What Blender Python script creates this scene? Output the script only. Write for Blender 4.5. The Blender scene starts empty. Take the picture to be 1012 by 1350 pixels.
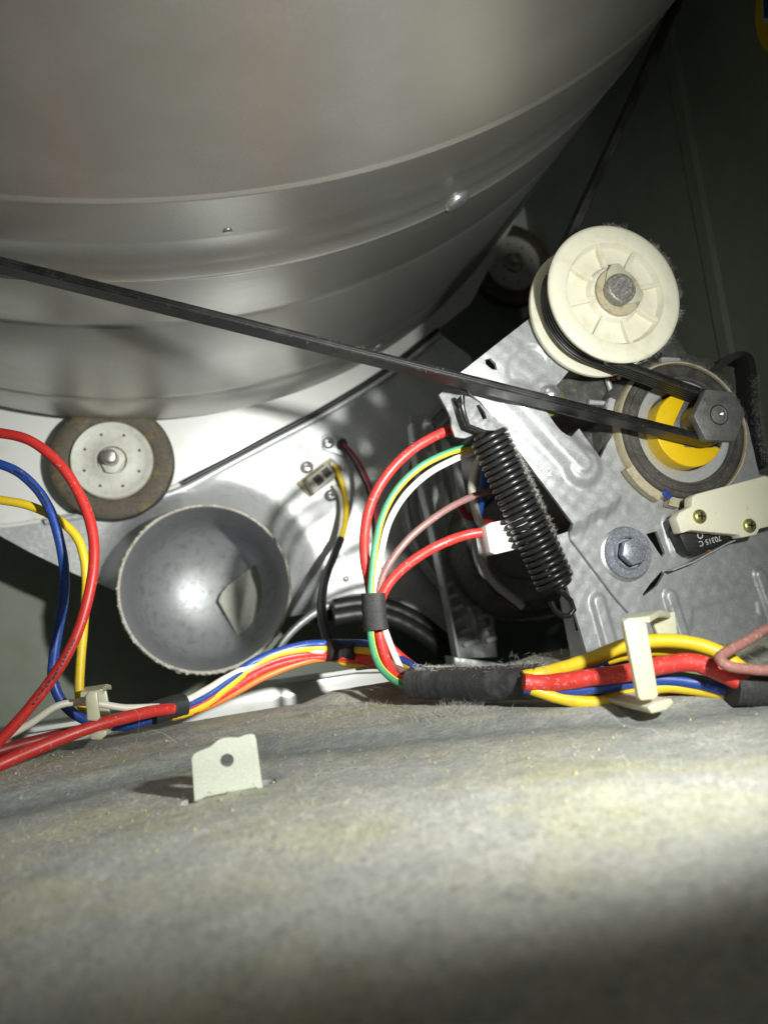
import bpy, bmesh, math, random
import numpy as np
from mathutils import Vector, Matrix
random.seed(7); rng = np.random.default_rng(7)
R = math.radians
# ------------------------------------------------------------------ camera
# All coordinates below are millimetres: x right, y into the machine (along the
# drum axis), z up, camera at the origin, floor pan about z = -45.
FPX = 975.0
yv = np.array([(288.8-506)/FPX, 1, -(809.5-675)/FPX]); yv /= np.linalg.norm(yv)
_u = np.array([-math.sin(R(6)), 0, math.cos(R(6))])
zv = _u-yv*(_u@yv); zv /= np.linalg.norm(zv); xv = np.cross(yv, zv)
MC = np.array([xv, yv, zv])                      # camera (right, forward, up) -> world
ZF = 45.0
def W(p): return Vector((p[0]*.001, p[1]*.001, (p[2]+ZF)*.001))
sc = bpy.context.scene
cam_d = bpy.data.cameras.new('camera'); cam = bpy.data.objects.new('camera', cam_d)
sc.collection.objects.link(cam); sc.camera = cam
cam_d.sensor_fit = 'VERTICAL'; cam_d.sensor_height = 36; cam_d.sensor_width = 27
cam_d.lens = FPX/1350*36; cam_d.clip_start = .004; cam_d.clip_end = 20
cam.matrix_world = Matrix.Translation(W((0, 0, 0))) @ Matrix([
    [MC[0, 0], MC[0, 2], -MC[0, 1]], [MC[1, 0], MC[1, 2], -MC[1, 1]], [MC[2, 0], MC[2, 2], -MC[2, 1]]]).to_4x4()
cam_d.dof.use_dof = True; cam_d.dof.focus_distance = .265; cam_d.dof.aperture_fstop = 13
# ------------------------------------------------------------------ light
world = bpy.data.worlds.new('World'); sc.world = world; world.use_nodes = True
world.node_tree.nodes['Background'].inputs[0].default_value = (.78, .86, .74, 1)
world.node_tree.nodes['Background'].inputs[1].default_value = .075
def spot(name, loc, target, power, size, blend, rad, col):
    d = bpy.data.lights.new(name, 'SPOT'); d.energy = power; d.spot_size = R(size); d.spot_blend = blend
    d.shadow_soft_size = rad*.001; d.color = col
    o = bpy.data.objects.new(name, d); sc.collection.objects.link(o); o.location = W(loc)
    o.rotation_euler = (W(target)-W(loc)).to_track_quat('-Z', 'Y').to_euler(); return o
LAMP = (105, 45, 32)
spot('flashlight_spill', LAMP, (-8, 405, 25), 1.9, 121, .82, 5, (.98, 1, .925))
spot('flashlight_hotspot', LAMP, (-8, 465, 54), 5.4, 48, 1, 5, (.98, 1, .935))
sc.view_settings.view_transform = 'Standard'; sc.view_settings.look = 'None'
sc.view_settings.gamma = 1; sc.view_settings.use_curve_mapping = False
sc.view_settings.exposure = .3
sc.cycles.use_denoising = True; sc.cycles.max_bounces = 6
# ------------------------------------------------------------------ helpers
def ray(px, py): return MC @ np.array([(px-506)/FPX, 1, -(py-675)/FPX])
def at(px, py, Y): r = ray(px, py); return r*(Y/r[1])
def atz(px, py, Z): r = ray(px, py); return r*(Z/r[2])
def atx(px, py, X): r = ray(px, py); return r*(X/r[0])
ORI = {}
COL = sc.collection
def thing(name, label, cat, origin, group=None):
    o = bpy.data.objects.new(name, None); COL.objects.link(o); o.empty_display_size = .01
    o.location = W(origin); ORI[o] = np.array(origin, float); tag(o, label, cat, group); return o
def tag(o, label, cat=None, group=None, kind=None):
    if label: o['label'] = label
    if cat: o['category'] = cat
    if group: o['group'] = group
    if kind: o['kind'] = kind
    return o
class Bag:
    def __init__(s): s.v = []; s.f = []; s.m = []
    def add(s, v, f, m=0):
        b = len(s.v); s.v += [tuple(map(float, p)) for p in v]
        s.f += [tuple(i+b for i in q) for q in f]
        s.m += (list(m) if isinstance(m, (list, tuple)) else [m]*len(f)); return s
def obj(name, bag, mats, parent=None, smooth=35, origin=None):
    """bag of millimetre geometry -> one mesh object"""
    mats = mats if isinstance(mats, (list, tuple)) else [mats]
    V = np.array(bag.v)
    if parent is not None: org = ORI[parent]
    else:
        org = np.array(origin, float) if origin is not None else np.array([*(V[:, :2].max(0)+V[:, :2].min(0))/2, V[:, 2].min()])
    me = bpy.data.meshes.new(name); me.from_pydata(((V-org)*.001).tolist(), [], bag.f)
    for m in mats: me.materials.append(m)
    me.polygons.foreach_set('material_index', bag.m)
    bm = bmesh.new(); bm.from_mesh(me); bmesh.ops.recalc_face_normals(bm, faces=bm.faces); bm.to_mesh(me); bm.free()
    if smooth:
        me.polygons.foreach_set('use_smooth', [True]*len(me.polygons)); me.set_sharp_from_angle(angle=R(smooth))
    o = bpy.data.objects.new(name, me); COL.objects.link(o); ORI[o] = org
    if parent is not None: o.parent = parent
    else: o.location = W(org)
    return o
def from_bm(bm):
    b = Bag(); bm.verts.index_update(); bm.normal_update()
    b.add([v.co[:] for v in bm.verts], [[v.index for v in f.verts] for f in bm.faces]); bm.free(); return b
def lathe(prof, cx, cz, seg=48, a0=0, a1=360, closed=False):
    """profile [(y, r)] turned about the axis parallel to y through (cx, cz)"""
    full = abs(a1-a0-360) < 1e-6; n = seg if full else seg+1
    V = []
    for i in range(n):
        a = R(a0+(a1-a0)*i/seg)
        for y, r in prof: V.append((cx+r*math.cos(a), y, cz+r*math.sin(a)))
    k = len(prof); Fs = []
    for i in range(seg):
        j = (i+1) % n
        for q in range(k if closed else k-1):
            q2 = (q+1) % k
            Fs.append((i*k+q, j*k+q, j*k+q2, i*k+q2))
    return V, Fs
def prism(poly, y0, y1, bevel=.25, seg=2):
    """polygon [(x,z)] extruded from y0 (front) to y1 (back), bevelled"""
    bm = bmesh.new(); vs = [bm.verts.new((x, y0, z)) for x, z in poly]; f = bm.faces.new(vs)
    r = bmesh.ops.extrude_face_region(bm, geom=[f])
    for g in r['geom']:
        if isinstance(g, bmesh.types.BMVert): g.co.y = y1
    bmesh.ops.recalc_face_normals(bm, faces=bm.faces)
    if bevel: bmesh.ops.bevel(bm, geom=bm.edges[:], offset=bevel, segments=seg, affect='EDGES', profile=.5, clamp_overlap=True)
    return from_bm(bm)
def pxpoly(pts, Y): return [(at(a, b, Y)[0], at(a, b, Y)[2]) for a, b in pts]
def box(c, sx, sy, sz, rot=None, bevel=.2):
    bm = bmesh.new(); bmesh.ops.create_cube(bm, size=1)
    for v in bm.verts: v.co = Vector((v.co.x*sx, v.co.y*sy, v.co.z*sz))
    if bevel: bmesh.ops.bevel(bm, geom=bm.edges[:], offset=bevel, segments=2, affect='EDGES', clamp_overlap=True)
    if rot is not None: bmesh.ops.transform(bm, matrix=rot.to_4x4(), verts=bm.verts)
    bmesh.ops.translate(bm, vec=Vector(c), verts=bm.verts); return from_bm(bm)
def spline(P, n=10):
    P = np.array(P, float); P = np.vstack([2*P[0]-P[1], P, 2*P[-1]-P[-2]]); out = []
    for i in range(1, len(P)-2):
        p0, p1, p2, p3 = P[i-1:i+3]
        d = [max(np.linalg.norm(b-a), 1e-6)**.5 for a, b in ((p0, p1), (p1, p2), (p2, p3))]
        t0, t1 = 0, d[0]; t2 = t1+d[1]; t3 = t2+d[2]
        for k in range(n):
            t = t1+(t2-t1)*k/n
            A1 = (t1-t)/(t1-t0)*p0+(t-t0)/(t1-t0)*p1; A2 = (t2-t)/(t2-t1)*p1+(t-t1)/(t2-t1)*p2
            A3 = (t3-t)/(t3-t2)*p2+(t-t2)/(t3-t2)*p3
            B1 = (t2-t)/(t2-t0)*A1+(t-t0)/(t2-t0)*A2; B2 = (t3-t)/(t3-t1)*A2+(t-t1)/(t3-t1)*A3
            out.append((t2-t)/(t2-t1)*B1+(t-t1)/(t2-t1)*B2)
    out.append(P[-2]); return np.array(out)
def sweep(path, sect, closed=False, scale=None, up=None, mats=None):
    """section [(a, b)] swept along path; up fixes the b direction"""
    P = np.array(path, float); n = len(P); k = len(sect)
    T = np.roll(P, -1, 0)-np.roll(P, 1, 0)
    if not closed: T[0] = P[1]-P[0]; T[-1] = P[-1]-P[-2]
    T /= np.linalg.norm(T, axis=1)[:, None]
    V = []
    nrm = np.array([0, 0, 1.]) if abs(T[0][2]) < .9 else np.array([1., 0, 0])
    for i in range(n):
        if up is not None: nrm = np.array(up, float)
        nrm = nrm-T[i]*(nrm@T[i]); nrm /= np.linalg.norm(nrm); b = np.cross(T[i], nrm)
        s = 1 if scale is None else scale[i]
        for u, v in sect: V.append(P[i]+s*(u*b+v*nrm))
    Fs = []; Ms = []
    for i in range(n if closed else n-1):
        j = (i+1) % n
        for q in range(k):
            q2 = (q+1) % k; Fs.append((i*k+q, i*k+q2, j*k+q2, j*k+q)); Ms.append(mats[q] if mats else 0)
    if not closed: Fs += [tuple(range(k-1, -1, -1)), tuple((n-1)*k+q for q in range(k))]; Ms += [0, 0]
    return V, Fs, Ms
def circ(r, n=14, ph=0): return [(r*math.cos(2*math.pi*i/n+ph), r*math.sin(2*math.pi*i/n+ph)) for i in range(n)]
def inpoly(x, y, poly):
    c = False; j = len(poly)-1
    for i in range(len(poly)):
        (xi, yi), (xj, yj) = poly[i], poly[j]
        if (yi > y) != (yj > y) and x < (xj-xi)*(y-yi)/(yj-yi)+xi: c = not c
        j = i
    return c
def relief(outline, holes, Y, fn, step=1.0, thick=1.4):
    """sheet-metal plate facing the camera: outline in (x,z) at depth Y, pressed by fn(x,z) towards the viewer"""
    bm = bmesh.new(); edges = []
    for lp in [outline]+holes:
        vs = [bm.verts.new((x, Y, z)) for x, z in lp]
        edges += [bm.edges.new((vs[i], vs[(i+1) % len(vs)])) for i in range(len(vs))]
    bmesh.ops.triangle_fill(bm, use_beauty=True, use_dissolve=False, edges=edges)
    xs = [p[0] for p in outline]; zs = [p[1] for p in outline]
    for ax, lo, hi in ((0, min(xs), max(xs)), (2, min(zs), max(zs))):
        c = lo+step
        while c < hi:
            co = [0, 0, 0]; no = [0, 0, 0]; co[ax] = c; no[ax] = 1
            bmesh.ops.bisect_plane(bm, geom=bm.verts[:]+bm.edges[:]+bm.faces[:], dist=1e-5, plane_co=co, plane_no=no); c += step
    bmesh.ops.dissolve_limit(bm, angle_limit=1e-6, verts=[], edges=[])
    for v in bm.verts: v.co.y -= fn(v.co.x, v.co.z)
    fs = bm.faces[:]
    bmesh.ops.recalc_face_normals(bm, faces=fs)
    if sum(f.normal.y for f in fs) > 0: bmesh.ops.reverse_faces(bm, faces=fs)
    ext = bmesh.ops.extrude_face_region(bm, geom=fs)
    for g in ext['geom']:
        if isinstance(g, bmesh.types.BMVert): g.co.y += 0
    for f in fs:
        pass
    # the originals stay as the back face: move them back by the thickness
    moved = set()
    newv = {g for g in ext['geom'] if isinstance(g, bmesh.types.BMVert)}
    for v in bm.verts:
        if v not in newv: v.co.y += thick
    return from_bm(bm)
def sst(a, b, x): t = min(1, max(0, (x-a)/(b-a))); return t*t*(3-2*t)
def capsule_h(x, z, a, b, r, h, soft=.55):
    ax, az = a; bx, bz = b; dx, dz = bx-ax, bz-az
    t = max(0, min(1, ((x-ax)*dx+(z-az)*dz)/(dx*dx+dz*dz+1e-9)))
    d = math.hypot(x-ax-t*dx, z-az-t*dz); return h*(1-sst(r*(1-soft), r, d))
def fibres(n, fn, lmin=2, lmax=7, w=.05):
    """n curled hairs; fn() -> (root, direction)"""
    b = Bag()
    for _ in range(n):
        p, d = fn(); p = np.array(p, float); d = np.array(d, float); d = d/np.linalg.norm(d)
        L = rng.uniform(lmin, lmax); s = L/4; pts = [p]
        for k in range(4):
            d = d+rng.normal(0, .45, 3); d /= np.linalg.norm(d); p = p+d*s; pts.append(p)
        sd = np.cross(d, rng.normal(0, 1, 3)); sd = sd/np.linalg.norm(sd); sd2 = np.cross(d, sd)
        V = []
        for k, q in enumerate(pts):
            ww = w*(1-.15*k)
            V += [q+sd*ww, q-sd*ww*.5+sd2*ww*.8, q-sd*ww*.5-sd2*ww*.8]
        Fs = []
        for k in range(4):
            for e in range(3): Fs.append((k*3+e, k*3+(e+1) % 3, k*3+3+(e+1) % 3, k*3+3+e))
        b.add(V, Fs)
    return b
# ------------------------------------------------------------------ materials
def mat(name, col, rough=.5, metal=0, coat=0, sss=0, trans=0, noise=None, bump=None, rvar=0, spec=.5, emit=None, streak=0):
    """noise = (scale, colour2, lo, hi[, detail]) mixes a second colour; bump = (scale, strength[, kind])"""
    m = bpy.data.materials.new(name); m.use_nodes = True; nt = m.node_tree; p = nt.nodes['Principled BSDF']
    p.inputs['Base Color'].default_value = (*col, 1); p.inputs['Roughness'].default_value = rough
    p.inputs['Metallic'].default_value = metal; p.inputs['Coat Weight'].default_value = coat; p.inputs['Coat Roughness'].default_value = .2
    p.inputs['Specular IOR Level'].default_value = spec
    if sss: p.inputs['Subsurface Weight'].default_value = sss; p.inputs['Subsurface Radius'].default_value = (.004, .0035, .002); p.inputs['Subsurface Scale'].default_value = .6
    if trans: p.inputs['Transmission Weight'].default_value = trans
    tc = nt.nodes.new('ShaderNodeTexCoord')
    def ntex(scale, detail=5, rgh=.6, dist=0):
        n = nt.nodes.new('ShaderNodeTexNoise'); n.inputs['Scale'].default_value = scale; n.inputs['Detail'].default_value = detail
        n.inputs['Roughness'].default_value = rgh; n.inputs['Distortion'].default_value = dist
        nt.links.new(tc.outputs['Object'], n.inputs['Vector']); return n
    def ramp(src, lo, hi, a=(0, 0, 0), b=(1, 1, 1)):
        r = nt.nodes.new('ShaderNodeMapRange'); r.inputs['From Min'].default_value = lo; r.inputs['From Max'].default_value = hi
        nt.links.new(src, r.inputs['Value']); return r.outputs['Result']
    cur = None
    for nz in (noise if isinstance(noise, list) else [noise] if noise else []):
        n = ntex(nz[0], nz[4] if len(nz) > 4 else 5)
        mx = nt.nodes.new('ShaderNodeMix'); mx.data_type = 'RGBA'
        nt.links.new(ramp(n.outputs['Fac'], nz[2], nz[3]), mx.inputs['Factor'])
        if cur is None: mx.inputs['A'].default_value = (*col, 1)
        else: nt.links.new(cur, mx.inputs['A'])
        mx.inputs['B'].default_value = (*nz[1], 1); cur = mx.outputs['Result']
    if cur is not None: nt.links.new(cur, p.inputs['Base Color'])
    if rvar:
        n = ntex(420, 4); r = nt.nodes.new('ShaderNodeMapRange'); r.inputs['From Min'].default_value = .3; r.inputs['From Max'].default_value = .7
        r.inputs['To Min'].default_value = max(0, rough-rvar); r.inputs['To Max'].default_value = rough+rvar
        nt.links.new(n.outputs['Fac'], r.inputs['Value']); nt.links.new(r.outputs['Result'], p.inputs['Roughness'])
    if bump:
        n = ntex(bump[0], 6); b = nt.nodes.new('ShaderNodeBump'); b.inputs['Strength'].default_value = bump[1]; b.inputs['Distance'].default_value = .0006
        nt.links.new(n.outputs['Fac'], b.inputs['Height']); nt.links.new(b.outputs['Normal'], p.inputs['Normal'])
    if streak:
        mp = nt.nodes.new('ShaderNodeMapping'); mp.inputs['Scale'].default_value = (5, 1300, 5); nt.links.new(tc.outputs['Object'], mp.inputs['Vector'])
        n = nt.nodes.new('ShaderNodeTexNoise'); n.inputs['Scale'].default_value = 1; n.inputs['Detail'].default_value = 5; nt.links.new(mp.outputs['Vector'], n.inputs['Vector'])
        r = nt.nodes.new('ShaderNodeMapRange'); r.inputs['From Min'].default_value = .3; r.inputs['From Max'].default_value = .7
        r.inputs['To Min'].default_value = rough-streak; r.inputs['To Max'].default_value = rough+streak
        nt.links.new(n.outputs['Fac'], r.inputs['Value']); nt.links.new(r.outputs['Result'], p.inputs['Roughness'])
    if emit: p.inputs['Emission Color'].default_value = (*emit, 1); p.inputs['Emission Strength'].default_value = 1
    return m
M = {}
M['drum'] = mat('drum_steel', (.50, .50, .485), .40, .76, noise=[(30, (.47, .46, .43), .4, .7), (1500, (.58, .575, .55), .5, .75), (300, (.62, .62, .60), .66, .74), (14, (.46, .455, .43), .5, .62)], streak=.05, bump=(2500, .03))
M['galv'] = mat('galvanised', (.47, .48, .50), .44, .45, noise=[(1300, (.56, .57, .60), .46, .62), (2600, (.29, .30, .32), .57, .68), (150, (.40, .41, .43), .45, .7)], rvar=.10, bump=(1500, .10))
M['galvp'] = mat('galvanised_pale', (.55, .56, .57), .38, .4, noise=[(170, (.50, .51, .51), .50, .66), (420, (.63, .64, .65), .52, .66), (1100, (.40, .41, .40), .62, .70)], rvar=.10, bump=(900, .05))
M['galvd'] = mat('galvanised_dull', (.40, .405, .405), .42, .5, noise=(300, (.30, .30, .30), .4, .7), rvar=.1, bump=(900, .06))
M['lug'] = mat('galvanised_lug_shaded', (.24, .245, .25), .4, .6, noise=(500, (.34, .34, .35), .45, .65), rvar=.1, bump=(1200, .08))  # darker galvanised: the belt's shade on the lug is put into the colour
M['white'] = mat('white_enamel', (.72, .72, .71), .22, 0, coat=.3, noise=(60, (.60, .59, .55), .55, .8), bump=(300, .01))
M['duct'] = mat('grey_duct', (.31, .322, .335), .42, .35, noise=[(180, (.19, .20, .21), .5, .75), (700, (.36, .35, .33), .64, .74)], rvar=.06, bump=(500, .04))
M['ductrim'] = mat('duct_rim', (.50, .47, .42), .7, .1, noise=(900, (.22, .20, .17), .5, .65), bump=(1200, .6))
M['cab'] = mat('cabinet_paint', (.27, .30, .25), .55, 0, noise=(40, (.23, .26, .205), .4, .7), bump=(600, .03))
M['blk'] = mat('black_plastic', (.018, .018, .019), .42, 0, noise=(900, (.05, .05, .048), .58, .72), bump=(1500, .05))
M['motor'] = mat('motor_dark', (.11, .108, .10), .6, .3, noise=[(500, (.21, .205, .19), .5, .7), (90, (.06, .06, .058), .5, .7)], bump=(900, .25))
M['ringd'] = mat('motor_ring_dark', (.085, .08, .072), .75, .1, noise=[(1400, (.22, .21, .19), .56, .7), (160, (.05, .048, .045), .45, .65)], bump=(1800, .4))
M['alu'] = mat('silver_plate', (.52, .53, .55), .45, .4, noise=(1600, (.63, .64, .66), .42, .62), bump=(2500, .05))
M['cream'] = mat('cream_plastic', (.80, .77, .62), .5, 0, sss=.08, noise=(500, (.55, .50, .36), .62, .75), bump=(1500, .04))
M['tan'] = mat('tan_band', (.48, .42, .29), .65, 0, noise=(400, (.30, .26, .18), .5, .7), bump=(1200, .2))
M['idler'] = mat('ivory_nylon', (.78, .75, .62), .42, 0, sss=.15, noise=[(160, (.66, .62, .48), .52, .75), (1500, (.60, .57, .48), .62, .75)], bump=(1300, .06))
M['belt'] = mat('belt_rubber', (.008, .008, .008), .40, 0, noise=[(900, (.030, .029, .027), .55, .75), (60, (.035, .034, .032), .5, .7)], bump=(1600, .12))
M['yellow'] = mat('yellow_collar', (.85, .56, .008), .42, 0, sss=.05, noise=(300, (.74, .46, .01), .55, .8))
M['pulley'] = mat('sintered_steel', (.19, .19, .19), .5, .5, noise=[(1300, (.30, .30, .29), .55, .72), (240, (.13, .13, .13), .5, .7)], rvar=.1, bump=(1800, .12))
M['steel'] = mat('bright_steel', (.55, .54, .52), .3, .85, noise=(1200, (.25, .24, .22), .52, .7), bump=(1500, .15))
M['worn'] = mat('worn_steel', (.30, .29, .27), .5, .6, noise=[(900, (.55, .54, .50), .5, .62), (1800, (.10, .095, .085), .55, .66)], bump=(1500, .4))
M['zinc'] = mat('zinc_screw', (.62, .63, .65), .3, .8, noise=(1800, (.35, .36, .38), .5, .7), bump=(1800, .1))
M['zincb'] = mat('blue_zinc', (.36, .38, .46), .36, .6, noise=[(1500, (.70, .72, .78), .54, .64), (900, (.20, .21, .28), .56, .66)], bump=(2000, .15))
M['chrom'] = mat('yellow_chromate', (.60, .55, .22), .3, .8, noise=(1500, (.30, .33, .12), .5, .7), bump=(1500, .1))
M['dark'] = mat('recess_shade', (.012, .012, .012), .7)  # flat black painted for the shade inside slots, holes and gaps
M['hub'] = mat('roller_hub', (.50, .50, .45), .5, 0, sss=.05, noise=[(260, (.42, .41, .34), .48, .7), (1200, (.36, .35, .30), .6, .75)], bump=(900, .12))
M['tyre'] = mat('roller_tyre', (.085, .07, .05), .7, 0, noise=[(110, (.17, .115, .045), .52, .66), (420, (.04, .036, .03), .52, .68)], bump=(1100, .3))
M['tyreb'] = mat('roller_tread', (.03, .03, .03), .6, 0, noise=(500, (.08, .075, .065), .5, .7), bump=(900, .2))
M['tape'] = mat('cloth_tape', (.022, .022, .023), .7, 0, noise=(1800, (.10, .10, .10), .58, .75), bump=(2200, .35))
M['tapedust'] = mat('dusty_tape', (.03, .03, .032), .8, 0, noise=[(2400, (.11, .11, .11), .55, .75), (110, (.10, .10, .10), .52, .72)], bump=(2600, .5))
M['nylon'] = mat('natural_nylon', (.72, .71, .54), .34, 0, sss=.6, trans=.25, noise=(300, (.66, .64, .48), .5, .7), bump=(800, .03))
M['lint'] = mat('lint', (.46, .45, .42), .95, 0, spec=.1)
M['lintw'] = mat('pale_lint', (.70, .69, .64), .95, 0, spec=.1)
M['spring'] = mat('spring_black', (.018, .018, .018), .28, .3, noise=(1500, (.10, .10, .10), .6, .74))
M['crumb'] = mat('yellow_crumb', (.56, .50, .24), .85)
M['tab'] = mat('pale_painted_tab', (.58, .60, .52), .55, .05, noise=(2200, (.68, .70, .62), .45, .62), bump=(2400, .12))
M['print'] = mat('pale_print', (.62, .62, .66), .6)
M['emboss'] = mat('stamped_number', (.78, .79, .82), .35, .3)
def pvc(name, col, dirty=.0, rough=.36):
    c2 = tuple(c*.72 for c in col)
    ns = [(500, c2, .55, .8)]
    if dirty: ns.append((900, (.42, .38, .36), .62-dirty*.2, .78))
    return mat(name, col, rough+.06, 0, coat=.04, noise=ns, bump=(900, .03))
WC = dict(red=pvc('red_pvc', (.55, .03, .025), .06), redd=pvc('dusty_red_pvc', (.60, .035, .028), .25, .45), dred=pvc('dark_red_pvc', (.28, .02, .02)),
          blue=pvc('blue_pvc', (.016, .06, .30), .04), yel=pvc('yellow_pvc', (.74, .52, .02), .04), wht=pvc('white_pvc', (.70, .67, .58)),
          org=pvc('orange_pvc', (.78, .20, .035)), brn=pvc('mauve_brown_pvc', (.20, .105, .10), .1), brnd=pvc('dusty_brown_pvc', (.30, .13, .11), .35, .55),
          grn=pvc('green_pvc', (.05, .26, .13), .1), blk=pvc('black_pvc', (.016, .016, .02)), pink=pvc('crimson_pvc', (.33, .02, .05)), gry=pvc('grey_pvc', (.30, .29, .30)))
# floor: painted pan under lint; where the lint lies is the floor's own dirt
def floor_mat():
    m = bpy.data.materials.new('dusty_pan'); m.use_nodes = True; nt = m.node_tree; p = nt.nodes['Principled BSDF']; p.inputs['Roughness'].default_value = .85
    p.inputs['Specular IOR Level'].default_value = .25
    tc = nt.nodes.new('ShaderNodeTexCoord')
    def N(scale, detail, lo, hi, rg=.62, dist=0):
        n = nt.nodes.new('ShaderNodeTexNoise'); n.inputs['Scale'].default_value = scale; n.inputs['Detail'].default_value = detail; n.inputs['Roughness'].default_value = rg
        n.inputs['Distortion'].default_value = dist
        nt.links.new(tc.outputs['Object'], n.inputs['Vector']); r = nt.nodes.new('ShaderNodeMapRange'); r.inputs['From Min'].default_value = lo; r.inputs['From Max'].default_value = hi
        nt.links.new(n.outputs['Fac'], r.inputs['Value']); return r.outputs['Result'], n.outputs['Fac']
    at_ = nt.nodes.new('ShaderNodeAttribute'); at_.attribute_name = 'dust'
    def mix(f, a, b):
        x = nt.nodes.new('ShaderNodeMix'); x.data_type = 'RGBA'
        nt.links.new(f, x.inputs['Factor'])
        for s, k in ((a, 'A'), (b, 'B')):
            if isinstance(s, tuple): x.inputs[k].default_value = (*s, 1)
            else: nt.links.new(s, x.inputs[k])
        return x.outputs['Result']
    def mth(op, a, b):
        x = nt.nodes.new('ShaderNodeMath'); x.operation = op; x.use_clamp = True
        for i, s in enumerate((a, b)):
            if isinstance(s, (int, float)): x.inputs[i].default_value = s
            else: nt.links.new(s, x.inputs[i])
        return x.outputs[0]
    paint = mix(N(260, 6, .4, .65)[0], (.25, .275, .275), (.34, .36, .36))
    lint = mix(N(420, 8, .36, .68, .72)[0], (.46, .46, .43), (.66, .66, .63))
    lint = mix(N(20, 4, .46, .68)[0], lint, (.56, .54, .31))  # yellow patches: the beam edge's yellow glow put into the lint colour
    lint = mix(N(1250, 4, .54, .64)[0], lint, (.76, .75, .69))
    lint = mix(N(950, 4, .57, .66)[0], lint, (.25, .245, .22))
    f1 = mth('ADD', at_.outputs['Fac'], mth('MULTIPLY', mth('SUBTRACT', N(140, 8, .3, .7, .7)[0], .5), .9))
    f1 = mth('ADD', f1, mth('MULTIPLY', N(900, 6, .45, .7, .7)[0], .25))
    nt.links.new(mix(f1, paint, lint), p.inputs['Base Color'])
    b = nt.nodes.new('ShaderNodeBump'); b.inputs['Strength'].default_value = 1; b.inputs['Distance'].default_value = .0012
    nt.links.new(mth('ADD', mth('MULTIPLY', N(700, 8, 0, 1, .75)[1], .6), mth('MULTIPLY', N(180, 6, 0, 1)[1], .5)), b.inputs['Height'])
    nt.links.new(b.outputs['Normal'], p.inputs['Normal']); return m
M['floor'] = floor_mat()
# ------------------------------------------------------------------ the setting
# floor pan (pressed sheet with a step, a raised motor seat and two slots beside the tab)
TB0, TB1 = atz(258, 1055, -45), atz(345, 1037, -45)
SLOTS = [(atz(250, 1056, -45), 1.7, 2.2), (atz(353, 1030, -45), 1.8, 2.4)]
def seg_d(x, y, pts):
    """signed distance in front of (towards the camera from) a polyline y(x)"""
    xs = [p[0] for p in pts]; ys = [p[1] for p in pts]; return np.interp(x, xs, ys)-y
STEP = [(-200, 232), (-60, 238), (-25, 252), (0, 262), (30, 246), (70, 232), (120, 205), (200, 190), (330, 190)]
def floor_h(x, y):
    s = seg_d(x, y, STEP); t = np.clip(s/16, 0, 1); t = t*t*(3-2*t)
    z = -42.0-3.2*t
    q = np.clip((s-55)/45, 0, 1); z = z+2.8*q*q*(3-2*q)
    seat = np.clip((x-118)/26, 0, 1)*np.clip((y-232)/22, 0, 1); z = z+4.3*seat*seat*(3-2*seat)
    d1 = np.hypot((x-62)/26, (y-318)/16); z = z+3.4*(1-np.clip((d1-.75)/.5, 0, 1))
    back = np.clip((y-322)/5, 0, 1)*(x < 118); z = z-16*back**2
    return z
gx = np.arange(-190, 332, 1.0); gy = np.arange(-60, 331, 1.0)
X, Y = np.meshgrid(gx, gy); Z = floor_h(X, Y)
def vnoise(X, Y, s, seed):
    r = np.random.default_rng(seed); g = r.normal(0, 1, (260, 260)); u = X/s+100; v = Y/s+100
    i, j = np.floor(u).astype(int) % 259, np.floor(v).astype(int) % 259; a, b = u-np.floor(u), v-np.floor(v)
    a = a*a*(3-2*a); b = b*b*(3-2*b)
    return (g[i, j]*(1-a)+g[i+1, j]*a)*(1-b)+(g[i, j+1]*(1-a)+g[i+1, j+1]*a)*b
sF = seg_d(X, Y, STEP)
dust = .80-.95*np.exp(-((sF-14)/13)**2)-.25*np.exp(-((sF-50)/22)**2)*(X > 0)+.12*vnoise(X, Y, 9, 3)+.08*vnoise(X, Y, 3, 4)
dust = np.where((Y > 285) & (X < 100), dust-.3, dust)
Z = Z+np.clip(dust, 0, 1)*(.30*vnoise(X, Y, 17, 1)+.10*vnoise(X, Y, 5, 2)+.07*vnoise(X, Y, 1.9, 5))
for c, a, b in SLOTS:
    k = (np.abs(X-c[0]) < a) & (np.abs(Y-c[1]) < b); Z = np.where(k, Z-14, Z)
ny, nx = X.shape
idx = np.arange(nx*ny).reshape(ny, nx)
b = Bag(); b.v = np.c_[X.ravel(), Y.ravel(), Z.ravel()].tolist()
b.f = np.stack([idx[:-1, :-1], idx[:-1, 1:], idx[1:, 1:], idx[1:, :-1]], -1).reshape(-1, 4).tolist(); b.m = [0]*len(b.f)
fl = obj('floor', b, M['floor'], smooth=60, origin=(0, 0, -45)); tag(fl, 'dusty grey pressed-steel floor pan coated with lint', kind='structure')
ca = fl.data.attributes.new('dust', 'FLOAT', 'POINT'); ca.data.foreach_set('value', dust.ravel().astype(np.float32))
def fz(x, y):
    return float(floor_h(np.array(float(x)), np.array(float(y))))
def flint():
    while True:
        x, y = rng.uniform(-110, 240), rng.uniform(95, 300)
        i, j = int(y+60), int(x+190)
        if dust[i, j]+rng.normal(0, .12) > .55: break
    return (x, y, Z[i, j]), (rng.normal(), rng.normal(), abs(rng.normal())*.7)
tag(obj('floor_lint', fibres(5200, flint, .8, 3.6, .035), M['lintw'], smooth=0, origin=(0, 0, -45)), 'loose pale lint hairs scattered over the dusty floor pan', 'lint', kind='stuff')
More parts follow.
